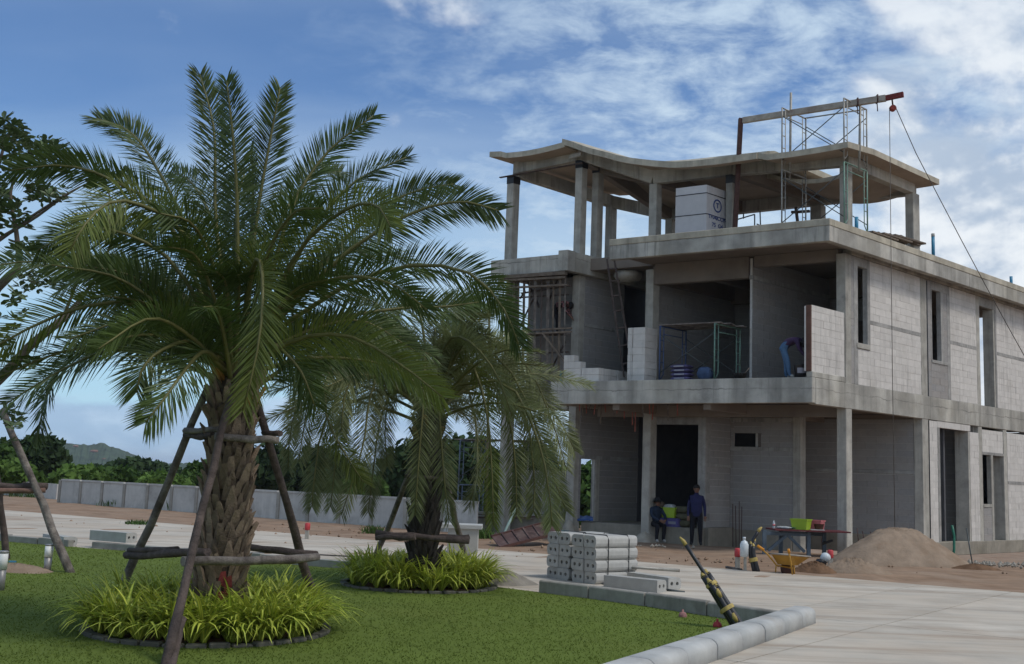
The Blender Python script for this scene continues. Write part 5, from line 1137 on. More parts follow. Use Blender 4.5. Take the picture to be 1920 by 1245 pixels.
for px, lab in (((1280, 1162), 'faded pink marker peg at the lawn edge left of the conduit bundle'), ((1345, 1181), 'deeper pink marker peg just left of the conduit bundle')):
    b = gnd(*px); q = MB(); q.lathe(b, [(.05, -.02), (.055, .06), (.04, .09), (.015, .1), (.012, .13)], 9); solo('marker_peg', q, PINKS if px[0] < 1300 else RED, lab, 'marker', loc=b)
# bollard lights
for x, yb, yt, lab in ((88, 1075, 1021, 'steel bollard light with white head on the lawn beside the left tree'), (-1, 1112, 1034, 'bollard light with white head cut by the left frame edge')):
    b = gnd(x, yb); h = (yb - yt) / (FPX / b.y) * 1.0; t = thing('bollard_light', lab, 'bollard light', b); q = MB(); q.lathe(b, [(.055, 0), (.055, h * .55)], 16); obj('post', q, mat('brushed_steel', (.30, .29, .28), rough=.45, metal=.4, var=.1), t); q = MB(); q.lathe(b + zt * (h * .55), [(.062, 0), (.062, h * .36), (.05, h * .365)], 16); obj('diffuser', q, mat('opal_plastic', (.80, .79, .76), rough=.4, var=.03), t); q = MB(); q.lathe(b + zt * (h * .915), [(.062, .001), (.064, h * .05), (.05, h * .06)], 16); obj('cap', q, MATS['brushed_steel'], t)
hump('dirt_mound', gnd(25, 1074), .75, .5, .14, SAND, 'low bare earth mound round the foot of the left tree', 11, rough_=.1)
q = MB(); p = gnd(22, 1070) + zt * .14; q.box(p, (.1, .06, .02)); solo('litter', q, PVC, 'scrap of blue plastic on the bare earth mound at left', 'litter', loc=p)
for lab, a, b, r in (('thin black cable lying along the road behind the big palm', (232, 1034), (800, 1051), .012),):
    q = MB(); q.tube([gnd(a[0] + (b[0] - a[0]) * t, a[1] + (b[1] - a[1]) * t + 1.5 * math.sin(9 * t)) + zt * .045 for t in np.linspace(0, 1, 24)], r, 5); solo('cable', q, BLACK, lab, 'cable', loc=gnd(*a))
q = MB(); q.tube([gnd(1362, 1066) + zt * .03, gnd(1390, 1072) + zt * .04], .03, 6); solo('batten', q, WOODG, 'short pale batten on the road edge left of the red-capped stake', 'timber', loc=gnd(1362, 1066))
# ================================================================== PALMS AND PLANTING
FROND = mat('palm_leaflet', (0.068, 0.105, 0.024), rough=.5, var=.35, scale=3, spec=.35, transl=.22, rand=.22)
FRONDY = mat('young_palm_leaflet', (0.125, 0.155, 0.03), rough=.5, var=.3, scale=3, spec=.35, transl=.28, rand=.15)
FROND2 = mat('grey_palm_leaflet', (0.18, 0.20, 0.085), rough=.55, var=.35, scale=3, spec=.3, transl=.22, rand=.22)
RACH = mat('frond_rachis', (.115, .11, .035), rough=.5, var=.2, scale=5)
BOOT = mat('palm_boot', (.205, .152, .105), rough=.95, var=.3, scale=9, bump=.8, bscale=40, rand=.4, dark=(.12, .09, .065), dscale=4, world=True)
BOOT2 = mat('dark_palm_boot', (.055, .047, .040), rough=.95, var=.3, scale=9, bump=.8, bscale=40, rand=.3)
FIBRE = mat('palm_fibre', (.06, .045, .03), rough=1, var=.4, scale=12, bump=1, bscale=30)
ORNG = mat('orange_sheath', (.26, .13, .03), rough=.8, var=.3, scale=8, bump=.5)
def catmull(pts, n):
    P = [pts[0] * 2 - pts[1]] + pts + [pts[-1] * 2 - pts[-2]]; out = []; m_ = len(pts) - 1
    for i in range(n + 1):
        x = i / n * m_; j = min(int(x), m_ - 1); t = x - j; p0, p1, p2, p3 = P[j:j + 4]
        out.append(.5 * ((2 * p1) + (p2 - p0) * t + (2 * p0 - 5 * p1 + 4 * p2 - p3) * t * t + (3 * p1 - p0 - 3 * p2 + p3) * t ** 3))
    return out
def frond(parent, pts, seed, m, ll=.42, n=64, lw=.021, start=.16, droop=.25, vee=.35, twist=None):
    r = random.Random(seed); twist = r.uniform(0, 1) if twist is None else twist; tsg = None; path = catmull(pts, 40); off = org(parent)
    L = [0]
    for i in range(40): L.append(L[-1] + (path[i + 1] - path[i]).length)
    tot = L[-1]; b = MB(); b.tube(path[::4], [.026 * (1 - .85 * i / 10) + .003 for i in range(11)], 6, 0)
    n = int(n * max(.6, min(1.5, tot / 2.6)))
    dirs0 = None
    for i in range(n):
        s = start + (1 - start) * (i + r.uniform(-.3, .3)) / (n - 1); s = min(max(s, start), 1); x = s * 40; j = min(int(x), 39); p = path[j].lerp(path[j + 1], x - j)
        T = (path[min(j + 2, 40)] - path[max(j - 1, 0)]).normalized()
        S_ = T.cross(zt)
        if S_.length < .15: S_ = T.cross(Vector((.3, 1, 0)))
        S_.normalize()
        if twist:                                           # the blade of the frond turns about its rachis
            F_ = T.cross(Vector((0, 1, 0)))
            if F_.length > .1:
                F_.normalize()
                if tsg is None: tsg = 1 if F_.dot(S_) >= 0 else -1
                S_ = (S_ * (1 - twist) + F_ * tsg * twist)
                if S_.length < .1: S_ = F_ * tsg
        S_ = (S_ - T * S_.dot(T)).normalized(); Nn = S_.cross(T).normalized()
        prof_ = math.sin(PI * min(1, .16 + .84 * (s - start) / (1 - start))) ** .55 * (1 - .25 * s); l0 = ll * (.45 + .6 * prof_)
        fwd = math.radians(66 - 30 * s)
        for sd_ in (-1, 1):
            l = l0 * r.uniform(.85, 1.12); v = vee + r.uniform(-.5, .5)
            D = (S_ * sd_ * math.cos(v) + Nn * math.sin(v)) * math.sin(fwd + r.uniform(-.12, .12)) + T * math.cos(fwd); D.normalize()
            q1 = p + D * l * .5 - zt * droop * l * .10; q2 = p + D * l * .96 - zt * droop * l * .42
            Wd = D.cross(Nn * .8 + S_ * r.uniform(-.6, .6)); Wd = Wd.normalized() * lw * .5 * r.uniform(.85, 1.15)
            b.add([p - Wd * .45, p + Wd * .45, q1 + Wd, q1 - Wd, q2], [(0, 1, 2, 3), (3, 2, 4)], 1)
    o = obj('frond', b, [RACH, m], parent, fix=False); return o
def boots(root, c, r0, r1, H, n_ring, dz, m, length, seed, zs=.1, out=.5, red=False):
    r = random.Random(seed)
    me_l = []
    for k in range(3):
        b = MB(); w, L_ = .5, 1.0; rr = random.Random(k)
        t_ = rr.uniform(.35, .75)
        b.add([(-w, 0, 0), (w, 0, 0), (w * .9, .16, .45), (-w * .9, .16, .45), (-w * t_ * .8, .30, 1.0), (w * t_ * .8, .34, .95), (-w * .7, -.2, 0), (w * .7, -.2, 0), (w * .5, .1, .8), (-w * .5, .1, .8)],
              [(0, 1, 2, 3), (3, 2, 5, 4), (0, 3, 9, 6), (3, 4, 9), (1, 7, 8, 2), (2, 8, 5), (4, 5, 8, 9), (6, 7, 1, 0)])
        me_l.append(b.mesh('leaf_base', m, (0, 0, 0), True))
    redm = me_l[0].copy(); redm.materials.clear(); redm.materials.append(mat('red_sprayed_boot', (.26, .05, .045), var=.4, scale=14, bump=.6))
    rows_ = int(H / dz); cnt = 0
    for i in range(rows_):
        z = zs + i * dz; f = i / rows_; R_ = r0 + (r1 - r0) * f
        for j in range(n_ring):
            a = 2 * PI * (j + .5 * (i % 2)) / n_ring + r.uniform(-.08, .08) + i * .06
            painted = red and .22 < z < .62 and -1.35 < ((a + PI) % (2 * PI) - PI) < -.95 and r.random() < .8
            o = bpy.data.objects.new('leaf_base', redm if painted else me_l[r.randrange(3)]); C.objects.link(o); o.parent = root
            w = 2 * PI * R_ / n_ring * r.uniform(.8, 1.1); l = length * r.uniform(.75, 1.3)
            o.location = (R_ * .97 * math.cos(a), R_ * .97 * math.sin(a), z + r.uniform(-.02, .02)); o.rotation_euler = (r.uniform(-.2, .12), r.uniform(-.14, .14), a - PI / 2 + r.uniform(-.15, .15)); o.scale = (w, l * out * 1.6, l); cnt += 1
    return cnt
def palm(name, label, px, Y, ztop, r0, r1, crown_px, specs, fills, seed, lm, lmy, ll, n, boot_m, n_ring, dz, blen, lw=.023):
    b = gnd(px, CY); b = atY(px, 874 + .0375 * (px - 400) + HCAM * FPX / Y, Y); b.z = 0
    root = thing(name, label, 'palm tree', b); t = MB(); cx = b.x
    t.tube([b + zt * z for z in (-.2, .4, ztop * .5, ztop * .85, ztop, ztop + .35, ztop + .6)], [r0, r0, (r0 + r1) / 2, r1, r1 * 1.02, r1 * .75, r1 * .3], 20); obj('trunk', t, FIBRE, root)
    print(name, 'boots', boots(root, b, r0, r1, ztop, n_ring, dz, boot_m, blen, seed, red=(seed == 5)))
    r = random.Random(seed)
    for i in range(16):                                     # orange-brown cut petioles under the crown
        a = r.uniform(0, 2 * PI); z = ztop + r.uniform(-.35, .25); p = b + Vector((math.cos(a) * r1 * .8, math.sin(a) * r1 * .8, z)); q = p + Vector((math.cos(a) * .16, math.sin(a) * .16, r.uniform(.2, .4))); m = MB(); m.bar(p, q, .07, .03, roll=(math.cos(a), math.sin(a), 0.1)); obj('petiole_stub', m, (ORNG, FIBRE, boot_m)[i % 3], root)
    for i in range(34):                                     # loose fibre rags under the crown
        a = r.uniform(0, 2 * PI); z = ztop + r.uniform(-.75, .1); R_ = r1 * 1.12; p = b + Vector((math.cos(a) * R_, math.sin(a) * R_, z)); tdv = Vector((-math.sin(a), math.cos(a), 0)); q = p + tdv * r.uniform(-.12, .12) + Vector((math.cos(a), math.sin(a), 0)) * r.uniform(.0, .07) + zt * r.uniform(-.22, .12); m = MB(); w = tdv * r.uniform(.015, .04)
        m.add([p - w, p + w, p.lerp(q, .5) + w * .8 + zt * .02, p.lerp(q, .5) - w * .8 + zt * .02, q], [(0, 1, 2, 3), (3, 2, 4)]); obj('fibre_rag', m, (FIBRE, boot_m)[i % 2], root, fix=False)
    k = 0
    for pts, dys, young in specs:
        P = []
        for i, ((x, y), dyv) in enumerate(zip(pts, dys)):
            w = atY(x, y, Y + dyv)
            if i == 0:
                d = Vector((w.x - cx, dyv, 0)); 
                w = Vector((cx + max(-.16, min(.16, (pts[1][0] - crown_px[0]) / 600)), Y + max(-.16, min(.16, dys[1] * .2)), min(w.z, ztop + .55)))
            P.append(w)
        frond(root, P, seed * 100 + k, lmy if young else lm, ll, n, lw=lw, vee=.2 if young else .26, twist=r.uniform(.45, .9)); k += 1
    for _ in range(fills):                                  # hidden and inner fronds: real arcs around the crown
        a = r.uniform(0, 2 * PI); e = math.radians(r.uniform(15, 75)); Lf = r.uniform(1.5, 2.3) * (Y / 11.3) ** .35; hd = Vector((math.cos(a), math.sin(a), 0)); s0_ = b + hd * .1 + zt * (ztop + r.uniform(0, .45))
        d = hd * math.cos(e) + zt * math.sin(e); p1 = s0_ + d * Lf * .4; p2 = s0_ + d * Lf * .75 - zt * Lf * .10; p3 = s0_ + d * Lf - zt * Lf * r.uniform(.25, .4) + hd * Lf * .1
        if p3.y < Y - 1.6 and abs(p3.x - cx) < .5: continue
        frond(root, [s0_, p1, p2, p3], seed * 100 + k, lm, ll * .9, n, lw=lw); k += 1
    return root
c1 = (440, 640)
S1 = [([c1, (405, 420), (402, 250), (375, 140)], [0, .2, .3, .35], 0), ([c1, (445, 400), (437, 260), (425, 152)], [0, -.2, -.35, -.4], 0), ([c1, (480, 420), (505, 270), (525, 165)], [0, .1, .1, .0], 0),
 ([c1, (350, 430), (285, 300), (240, 245), (182, 222)], [0, .3, .5, .6, .6], 0), ([c1, (540, 410), (610, 290), (700, 217)], [0, .2, .4, .4], 0), ([c1, (575, 450), (660, 345), (762, 295)], [0, .1, .3, .3], 0),
 ([c1, (600, 500), (700, 400), (780, 358), (852, 345)], [0, .4, .7, .8, .8], 0), ([c1, (630, 490), (760, 405), (860, 378), (935, 395)], [0, -.1, -.2, -.3, -.3], 0), ([c1, (560, 470), (650, 392), (705, 385), (732, 425)], [0, -.6, -1.1, -1.5, -1.7], 1),
 ([c1, (640, 540), (770, 498), (880, 512), (945, 580), (972, 645)], [0, -.2, -.4, -.6, -.7, -.8], 0), ([c1, (620, 600), (750, 578), (830, 575), (900, 566)], [0, .4, .7, .9, 1.0], 0), ([(440, 690), (560, 635), (660, 632), (760, 690), (830, 745)], [0, -.5, -.8, -1.1, -1.2], 1),
 ([(440, 700), (560, 674), (650, 672), (740, 690), (800, 735)], [0, .1, .2, .2, .2], 0), ([c1, (320, 420), (215, 340), (120, 310), (15, 320)], [0, -.3, -.5, -.7, -.8], 0), ([c1, (350, 445), (265, 385), (205, 380), (160, 420), (132, 468)], [0, -.6, -1.1, -1.5, -1.8, -1.9], 1),
 ([c1, (330, 540), (190, 498), (60, 490), (-50, 505)], [0, .2, .3, .3, .3], 0), ([(435, 660), (330, 592), (220, 566), (110, 590), (0, 645), (-40, 675)], [0, -.4, -.6, -.7, -.8, -.8], 1), ([(435, 690), (310, 655), (200, 658), (105, 700), (10, 758)], [0, .1, .1, 0, 0], 0),
 ([(435, 690), (300, 648), (185, 648), (115, 690), (85, 750), (70, 822)], [0, .5, .8, 1, 1, 1], 0), ([(432, 690), (385, 658), (350, 690), (312, 742), (273, 792)], [0, -.7, -1.1, -1.4, -1.5], 0), ([(432, 690), (365, 640), (305, 655), (268, 690), (256, 735)], [0, -.6, -1.0, -1.2, -1.2], 0),
 ([(448, 640), (472, 510), (488, 490), (493, 560), (482, 660), (455, 770)], [0, -.6, -1.2, -1.6, -1.7, -1.7], 1), ([c1, (410, 450), (365, 350), (325, 322)], [0, .8, 1.5, 2.0], 0), ([c1, (520, 430), (585, 330), (640, 322)], [0, .8, 1.5, 2.1], 0),
 ([c1, (600, 500), (710, 470), (800, 515)], [0, 1, 1.8, 2.2], 0), ([c1, (300, 520), (200, 500), (110, 545)], [0, 1, 1.8, 2.3], 0), ([(440, 670), (330, 600), (235, 610), (165, 670)], [0, .9, 1.6, 2], 0), ([(440, 690), (550, 620), (655, 640), (735, 712)], [0, .9, 1.6, 2], 0),
 ([c1, (400, 500), (360, 420), (300, 400)], [0, -.5, -1.0, -1.4], 0), ([c1, (500, 480), (550, 400), (600, 390)], [0, -.5, -.9, -1.3], 0), ([c1, (440, 480), (445, 380), (460, 320)], [0, .3, .6, .9], 0), ([c1, (470, 460), (475, 360), (470, 280)], [0, .2, .3, .4], 0),
 ([(440, 690), (500, 640), (560, 690), (590, 760)], [0, -.3, -.4, -.4], 0), ([c1, (545, 560), (640, 520), (730, 530), (800, 580)], [0, -.5, -.9, -1.1, -1.2], 0), ([c1, (330, 500), (240, 440), (150, 430), (70, 470)], [0, -.2, -.4, -.5, -.5], 0)]
palm('date_palm', 'large date palm in the left foreground with arching dark fronds and thick scaly trunk', 407, 11.3, 2.45, .225, .20, c1, S1, 30, 5, FROND, FRONDY, .415, 140, BOOT, 13, .10, .24, .0145)
c2 = (803, 690)
S2 = [([c2, (740, 625), (660, 640), (590, 705), (548, 790), (540, 880)], [0, .2, .3, .4, .4, .4], 0), ([c2, (720, 655), (640, 690), (580, 765), (560, 865)], [0, -.4, -.7, -.9, -.9], 0), ([c2, (690, 645), (620, 690), (612, 780), (650, 855), (682, 905)], [0, -.6, -1, -1.2, -1.3, -1.3], 1),
 ([c2, (735, 665), (695, 740), (680, 840), (640, 965)], [0, -.5, -.9, -1.1, -1.1], 0), ([c2, (765, 650), (735, 710), (722, 800), (726, 875)], [0, .5, .8, .9, .9], 0), ([c2, (797, 655), (795, 740), (786, 850), (778, 965)], [0, -.6, -1.0, -1.1, -1.1], 0), ([c2, (815, 670), (824, 780), (832, 890), (842, 975)], [0, -.6, -.9, -.95, -.95], 0),
 ([c2, (880, 680), (912, 770), (922, 880), (925, 985)], [0, -.5, -.7, -.8, -.8], 1), ([c2, (895, 655), (960, 700), (1005, 800), (1040, 900), (1062, 958)], [0, -.3, -.4, -.5, -.5, -.5], 0), ([c2, (915, 640), (990, 690), (1035, 790), (1062, 880)], [0, .2, .3, .3, .3], 0), ([c2, (900, 690), (950, 770), (966, 870), (968, 965)], [0, -.1, -.2, -.2, -.2], 0),
 ([c2, (925, 670), (1000, 725), (1052, 795), (1078, 845)], [0, .6, .9, 1.1, 1.2], 0), ([c2, (850, 650), (900, 600), (948, 560)], [0, .3, .5, .6], 0), ([c2, (870, 650), (925, 635), (985, 628)], [0, .5, .8, 1], 0), ([c2, (790, 600), (768, 568), (738, 592)], [0, .1, .1, .1], 0), ([c2, (830, 600), (855, 565), (895, 575)], [0, .2, .3, .4], 0),
 ([c2, (740, 635), (690, 622), (640, 645)], [0, .6, 1, 1.2], 0), ([c2, (700, 640), (620, 660), (560, 740), (550, 820)], [0, .6, 1, 1.2, 1.2], 0), ([c2, (760, 680), (715, 780), (700, 880), (690, 960)], [0, .5, .8, .9, .9], 0), ([c2, (860, 690), (890, 780), (895, 880), (880, 950)], [0, .5, .8, .9, .9], 0), ([c2, (680, 690), (610, 790), (590, 890), (585, 950)], [0, -.2, -.3, -.4, -.4], 0),
 ([c2, (950, 720), (1010, 830), (1030, 930), (1035, 985)], [0, -.6, -.8, -.9, -.9], 0), ([c2, (840, 640), (880, 640), (930, 700), (960, 780)], [0, -.7, -1.2, -1.5, -1.6], 0), ([c2, (760, 640), (700, 650), (650, 730), (640, 810)], [0, -.7, -1.2, -1.5, -1.6], 0), ([c2, (970, 760), (1000, 880), (1000, 960)], [0, .2, .3, .3], 0), ([c2, (650, 760), (630, 860), (620, 950)], [0, .3, .4, .4], 0)]
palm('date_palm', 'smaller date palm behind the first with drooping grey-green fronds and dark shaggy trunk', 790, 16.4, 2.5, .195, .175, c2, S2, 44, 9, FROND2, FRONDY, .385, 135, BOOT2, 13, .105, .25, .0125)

# ---- timber support frames
def support(label, poles, bars):
    t = thing('palm_support', label, 'timber support', poles[0][0]); rr = random.Random(4)
    for a, b, r0, m in poles:
        n_ = 7; pts = [a.lerp(b, i / n_) + Vector((rr.uniform(-1, 1), rr.uniform(-1, 1), 0)) * r0 * .3 for i in range(n_ + 1)]; q = MB(); q.tube(pts, [r0 * (1.12 - .28 * i / n_) for i in range(n_ + 1)], 9, wob=.22, rng=rr); obj('pole', q, m, t)
    for a, b, r0, m in bars:
        n_ = 5; pts = [a.lerp(b, i / n_) + Vector((rr.uniform(-1, 1), rr.uniform(-1, 1), rr.uniform(-1, 1))) * r0 * .3 for i in range(n_ + 1)]; q = MB(); q.tube(pts, [r0 * rr.uniform(.9, 1.1) for i in range(n_ + 1)], 9, wob=.25, rng=rr); obj('crossbar', q, m, t)
    return t
Y1 = 11.3; G = lambda x, y: gnd(x, y) - zt * .08
support('rough pole frame bracing the big palm with three leaning poles and lashed crossbars',
 [(G(205, 1150), atY(392, 725, Y1 + .15), .046, WOODG), (G(306, 1258), atY(432, 742, Y1 - .36), .040, WOODD), (G(312, 1262), atY(340, 1160, 9.9), .042, WOODD), (G(604, 1158), atY(478, 742, Y1 + .12), .048, WOODD), (G(440, 1120), atY(440, 760, Y1 + .3), .045, WOODD)],
 [(atY(238, 1042, 12.0), atY(392, 1034, 10.8), .042, WOODD), (atY(243, 1031, 11.95), atY(330, 1030, 11.3), .030, WOODD), (atY(342, 1054, 10.55), atY(595, 1046, 11.6), .045, WOODG), (atY(430, 1020, 12.2), atY(593, 1040, 11.75), .038, WOODD),
  (atY(345, 808, 11.55), atY(415, 804, 11.0), .032, WOODG), (atY(348, 817, 11.7), atY(400, 818, 11.1), .035, WOODD), (atY(403, 818, 10.93), atY(522, 826, 11.25), .038, WOODG), (atY(495, 812, 11.6), atY(527, 813, 11.4), .033, WOODD)])
Y2 = 16.4
support('dark pole frame bracing the second palm',
 [(G(694, 1062), atY(772, 880, Y2 - .1), .05, WOODG), (G(884, 1078), atY(830, 880, Y2 - .1), .05, WOODG), (G(800, 1050), atY(800, 900, Y2 + .3), .045, WOODD)],
 [(atY(704, 1000, 16.1), atY(878, 1014, 15.9), .05, WOODD), (atY(706, 1008, 16.0), atY(780, 1008, 15.85), .04, WOODD), (atY(820, 1008, 16.7), atY(876, 1008, 16.1), .045, WOODD), (atY(760, 893, 16.2), atY(840, 900, 16.2), .035, WOODD)])
support('dark pole frame round the broadleaf tree at the left frame edge',
 [(G(140, 1078), atY(5, 768, 17.2), .06, WOODG), (G(16, 1052), atY(-8, 860, 18.6), .055, WOODD)],
 [(atY(-60, 912, 17.0), atY(88, 912, 17.2), .05, WOODD), (atY(-60, 922, 16.9), atY(86, 918, 17.1), .045, mat('reddish_timber', (.17, .10, .075), var=.3, scale=8, bump=.4))])

# ---- spider plant beds
SPID = mat('variegated_leaf', (.2, .3, .05), rough=.5, var=.15, scale=2, spec=.35, transl=.25, attr='tint')
EDG = mat('edging_block', (.11, .105, .085), var=.2, scale=6, bump=.4, rand=.2)
def bed(label_plant, label_ring, px, Y, R_, nclump, seed):
    r = random.Random(seed); c = gnd(px, 874 + .0375 * (px - 400) + HCAM * FPX / Y); c.z = 0; Y = c.y; rg = thing('bed_edging', label_ring, 'edging', c)
    k = int(2 * PI * R_ / .21)
    for i in range(k):
        a = 2 * PI * i / k; M_ = Matrix.Translation(c + Vector((math.cos(a) * R_, math.sin(a) * R_, .012 + r.uniform(-.01, .01)))) @ Matrix.Rotation(a + PI / 2 + r.uniform(-.05, .05), 4, 'Z'); q = MB(); q.box((0, 0, 0), (.195, .10, .12), M_); obj('edging_block', q, EDG, rg, bev=.012)
    q = MB(); q.lathe(c, [(R_ - .06, .02), (R_ * .6, .055), (.3, .07), (.05, .07)], 24); obj('bed_soil', q, DIRT, rg)
    vs, fs, tint = [], [], []
    for ci in range(nclump):
        rr_ = (R_ - .08) * math.sqrt(r.uniform(.06, 1)); a = r.uniform(0, 2 * PI); p0 = c + Vector((math.cos(a) * rr_, math.sin(a) * rr_, .05)); big = r.uniform(.85, 1.25); yel = r.uniform(-.15, .3)
        for l in range(30):
            th_a = r.uniform(0, 2 * PI); e = r.uniform(.25, 1.15); Ln = r.uniform(.38, .66) * big; hd = Vector((math.cos(th_a), math.sin(th_a), 0)); sd_ = Vector((-hd.y, hd.x, 0)); w = r.uniform(.012, .021); N_ = 6
            st = len(vs); gy = r.uniform(.6, 1.1)
            for i in range(N_ + 1):
                s = i / N_; ang = e * (.35 + 1.25 * s); horiz = Ln * s * math.sin(min(1.45, .15 + ang * .8)); up = Ln * (s * math.cos(min(1.2, e * .55)) - .62 * e * s * s * s)
                p = p0 + hd * (.02 + horiz) + zt * max(up, -.02); ww = w * (math.sin(PI * min(.98, .22 + .78 * s)) ** .7 if s < 1 else 0.05)
                for col, o_ in ((0, -1), (1, -.45), (2, .45), (3, 1)): vs.append(p + sd_ * ww * o_ + zt * abs(o_) * ww * .35)
            for i in range(N_):
                for col in range(3):
                    a0 = st + i * 4 + col; fs.append((a0, a0 + 1, a0 + 5, a0 + 4)); s = i / N_
                    tint.append(((.60 + .12 * yel) * gy, .62 * gy, .10 * gy, 1) if col == 1 else ((.30 + .06 * yel) * gy, .40 * gy, .045 * gy, 1))
    me = bpy.data.meshes.new('spider_plants'); me.from_pydata([tuple(v - c) for v in vs], [], fs); me.materials.append(SPID); at = me.attributes.new('tint', 'FLOAT_COLOR', 'FACE'); at.data.foreach_set('color', np.array(tint, dtype=np.float32).ravel())
    o = bpy.data.objects.new('spider_plants', me); C.objects.link(o); o.location = c; tag(o, label_plant, 'bedding plants', kind='stuff')
bed('yellow striped spider plants round the foot of the big palm', 'ring of low edging blocks round the big palm bed', 391, 11.15, 1.22, 160, 21)
bed('yellow striped spider plants round the foot of the second palm', 'ring of low edging blocks round the second palm bed', 786, 16.35, 1.16, 125, 22)

# ---- broadleaf tree at the left edge
BLEAF = mat('broad_leaf', (.07, .105, .038), rough=.45, var=.4, scale=1.5, spec=.4, transl=.2)
BLEAFY = mat('fresh_broad_leaf', (.10, .14, .045), rough=.45, var=.3, scale=1.5, spec=.4, transl=.25)
YT = 17.6; tb_ = gnd(-70, 1060); tb_ = Vector((atY(-75, 900, YT).x, YT, 0)); bt = thing('broadleaf_tree', 'broad-leaved tree at the left frame edge with a bare curving limb', 'tree', tb_)
q = MB(); T_ = lambda x, y, d=0: atY(x, y, YT + d); fork = T_(-75, 800)
q.tube([tb_ - zt * .2, T_(-78, 950), fork], [.17, .15, .14], 10); obj('trunk', q, BARK, bt)
for pts, r0, r1 in (([fork, T_(-30, 735), T_(10, 700), T_(60, 645), T_(118, 598), T_(150, 565, .3)], .12, .05), ([T_(-60, 480), T_(0, 450), T_(60, 405), T_(118, 368), T_(150, 350)], .035, .012), ([fork, T_(-60, 650), T_(-20, 560), T_(30, 505), T_(36, 480)], .11, .05), ([T_(36, 490), T_(30, 430), T_(20, 360), T_(45, 290)], .05, .015), ([T_(-40, 470), T_(20, 435), T_(70, 405), T_(118, 370), T_(160, 345)], .04, .012), ([T_(-20, 560), T_(-30, 420), T_(0, 300), T_(20, 240)], .06, .015), ([T_(150, 565, .3), T_(190, 500), T_(215, 420), T_(195, 330)], .03, .01), ([T_(118, 598), T_(150, 500), T_(120, 450)], .03, .01)):
    q = MB(); n_ = 12; cc = catmull(list(pts), n_); q.tube(cc, [r0 + (r1 - r0) * i / n_ for i in range(n_ + 1)], 8, wob=.1, rng=rnd); obj('limb', q, BARK, bt)
REG = [(25, 320, 70, 75, 70, 1), (15, 250, 32, 28, 22, 1), (75, 275, 30, 20, 14, 1), (10, 405, 45, 35, 26, 0), (105, 300, 26, 24, 12, 1), (138, 300, 18, 14, 6, 1), (192, 332, 22, 18, 10, 1), (232, 338, 20, 13, 7, 1), (95, 365, 40, 20, 14, 0), (225, 430, 60, 38, 34, 0), (205, 505, 50, 26, 20, 0), (80, 520, 55, 30, 24, 0), (25, 590, 28, 40, 9, 0), (40, 470, 30, 18, 8, 0), (10, 660, 14, 26, 4, 0), (18, 800, 22, 44, 11, 0), (60, 690, 24, 14, 6, 0), (-40, 440, 32, 110, 24, 0)]
r = random.Random(31)
for gi, young in ((0, 0), (1, 1)):
    b = MB()
    for x0, y0, sx, sy, cnt, top in REG:
        for _ in range(int(cnt * 1.1)):
            aa, qq = r.uniform(0, 2 * PI), math.sqrt(r.random()); x, y = x0 + sx * qq * math.cos(aa), y0 + sy * qq * math.sin(aa); isy = top and r.random() < .35
            if bool(isy) != bool(young): continue
            c = T_(x, y, r.uniform(-1.1, 1.1)); ax = Vector((r.gauss(0, .4), r.gauss(0, .4), 1)).normalized(); ux = ax.cross(Vector((1, .3, 0))).normalized(); uy = ax.cross(ux); k = r.randint(6, 9); sc = r.uniform(.7, 1.15) * (.75 if young else 1)
            for j in range(k):
                a = 2 * PI * j / k + r.uniform(-.3, .3); d = (ux * math.cos(a) + uy * math.sin(a) + ax * r.uniform(-.25, .7)).normalized(); sdv = d.cross(ax).normalized(); l = .205 * sc * r.uniform(.75, 1.1); w = l * .25; nn = sdv.cross(d)
                p = [c + d * .02, c + d * l * .5 - sdv * w * .8 + nn * .012, c + d * l * .82 - sdv * w * .75, c + d * l, c + d * l * .82 + sdv * w * .75, c + d * l * .5 + sdv * w * .8 + nn * .012, c + d * l * .55 - nn * .008]
                b.add(p, [(0, 6, 1), (1, 6, 2), (2, 6, 3), (3, 6, 4), (4, 6, 5), (5, 6, 0)])
    obj('crown' if not young else 'young_leaves', b, (BLEAF, BLEAFY)[young], bt, fix=False)
# ================================================================== PEOPLE
SKIN = mat('skin', (.20, .105, .07), rough=.6, var=.1, scale=20); HAIR = mat('black_hair', (.010, .009, .009), rough=.6, var=.2)
def cloth(n, c, **k): return mat(n, c, rough=.9, var=.22, scale=9, bump=.4, bscale=25, **k)
NAVY = cloth('navy_shirt', (.022, .024, .075)); BLKT = cloth('black_trousers', (.014, .014, .018)); TEALB = cloth('dark_blue_jacket', (.022, .034, .06)); PURP = cloth('purple_hooded_top', (.045, .025, .065)); JEAN = cloth('blue_jeans', (.065, .13, .23)); SHOE = mat('pale_shoe', (.35, .34, .32), var=.1); DSHOE = mat('dark_shoe', (.03, .03, .03), var=.2); GLOVE = mat('blue_glove', (.12, .14, .25), var=.2)
PLAID = bpy.data.materials.new('plaid_shirt'); PLAID.use_nodes = True; _t = PLAID.node_tree; _ck = N(_t, 'ShaderNodeTexChecker'); _ck.inputs['Scale'].default_value = 14; _ck.inputs['Color1'].default_value = (.025, .018, .02, 1); _ck.inputs['Color2'].default_value = (.30, .13, .13, 1)
_tc = N(_t, 'ShaderNodeTexCoord'); _t.links.new(_tc.outputs['Object'], _ck.inputs['Vector']); _t.links.new(_ck.outputs['Color'], _t.nodes['Principled BSDF'].inputs['Base Color']); _t.nodes['Principled BSDF'].inputs['Roughness'].default_value = .9
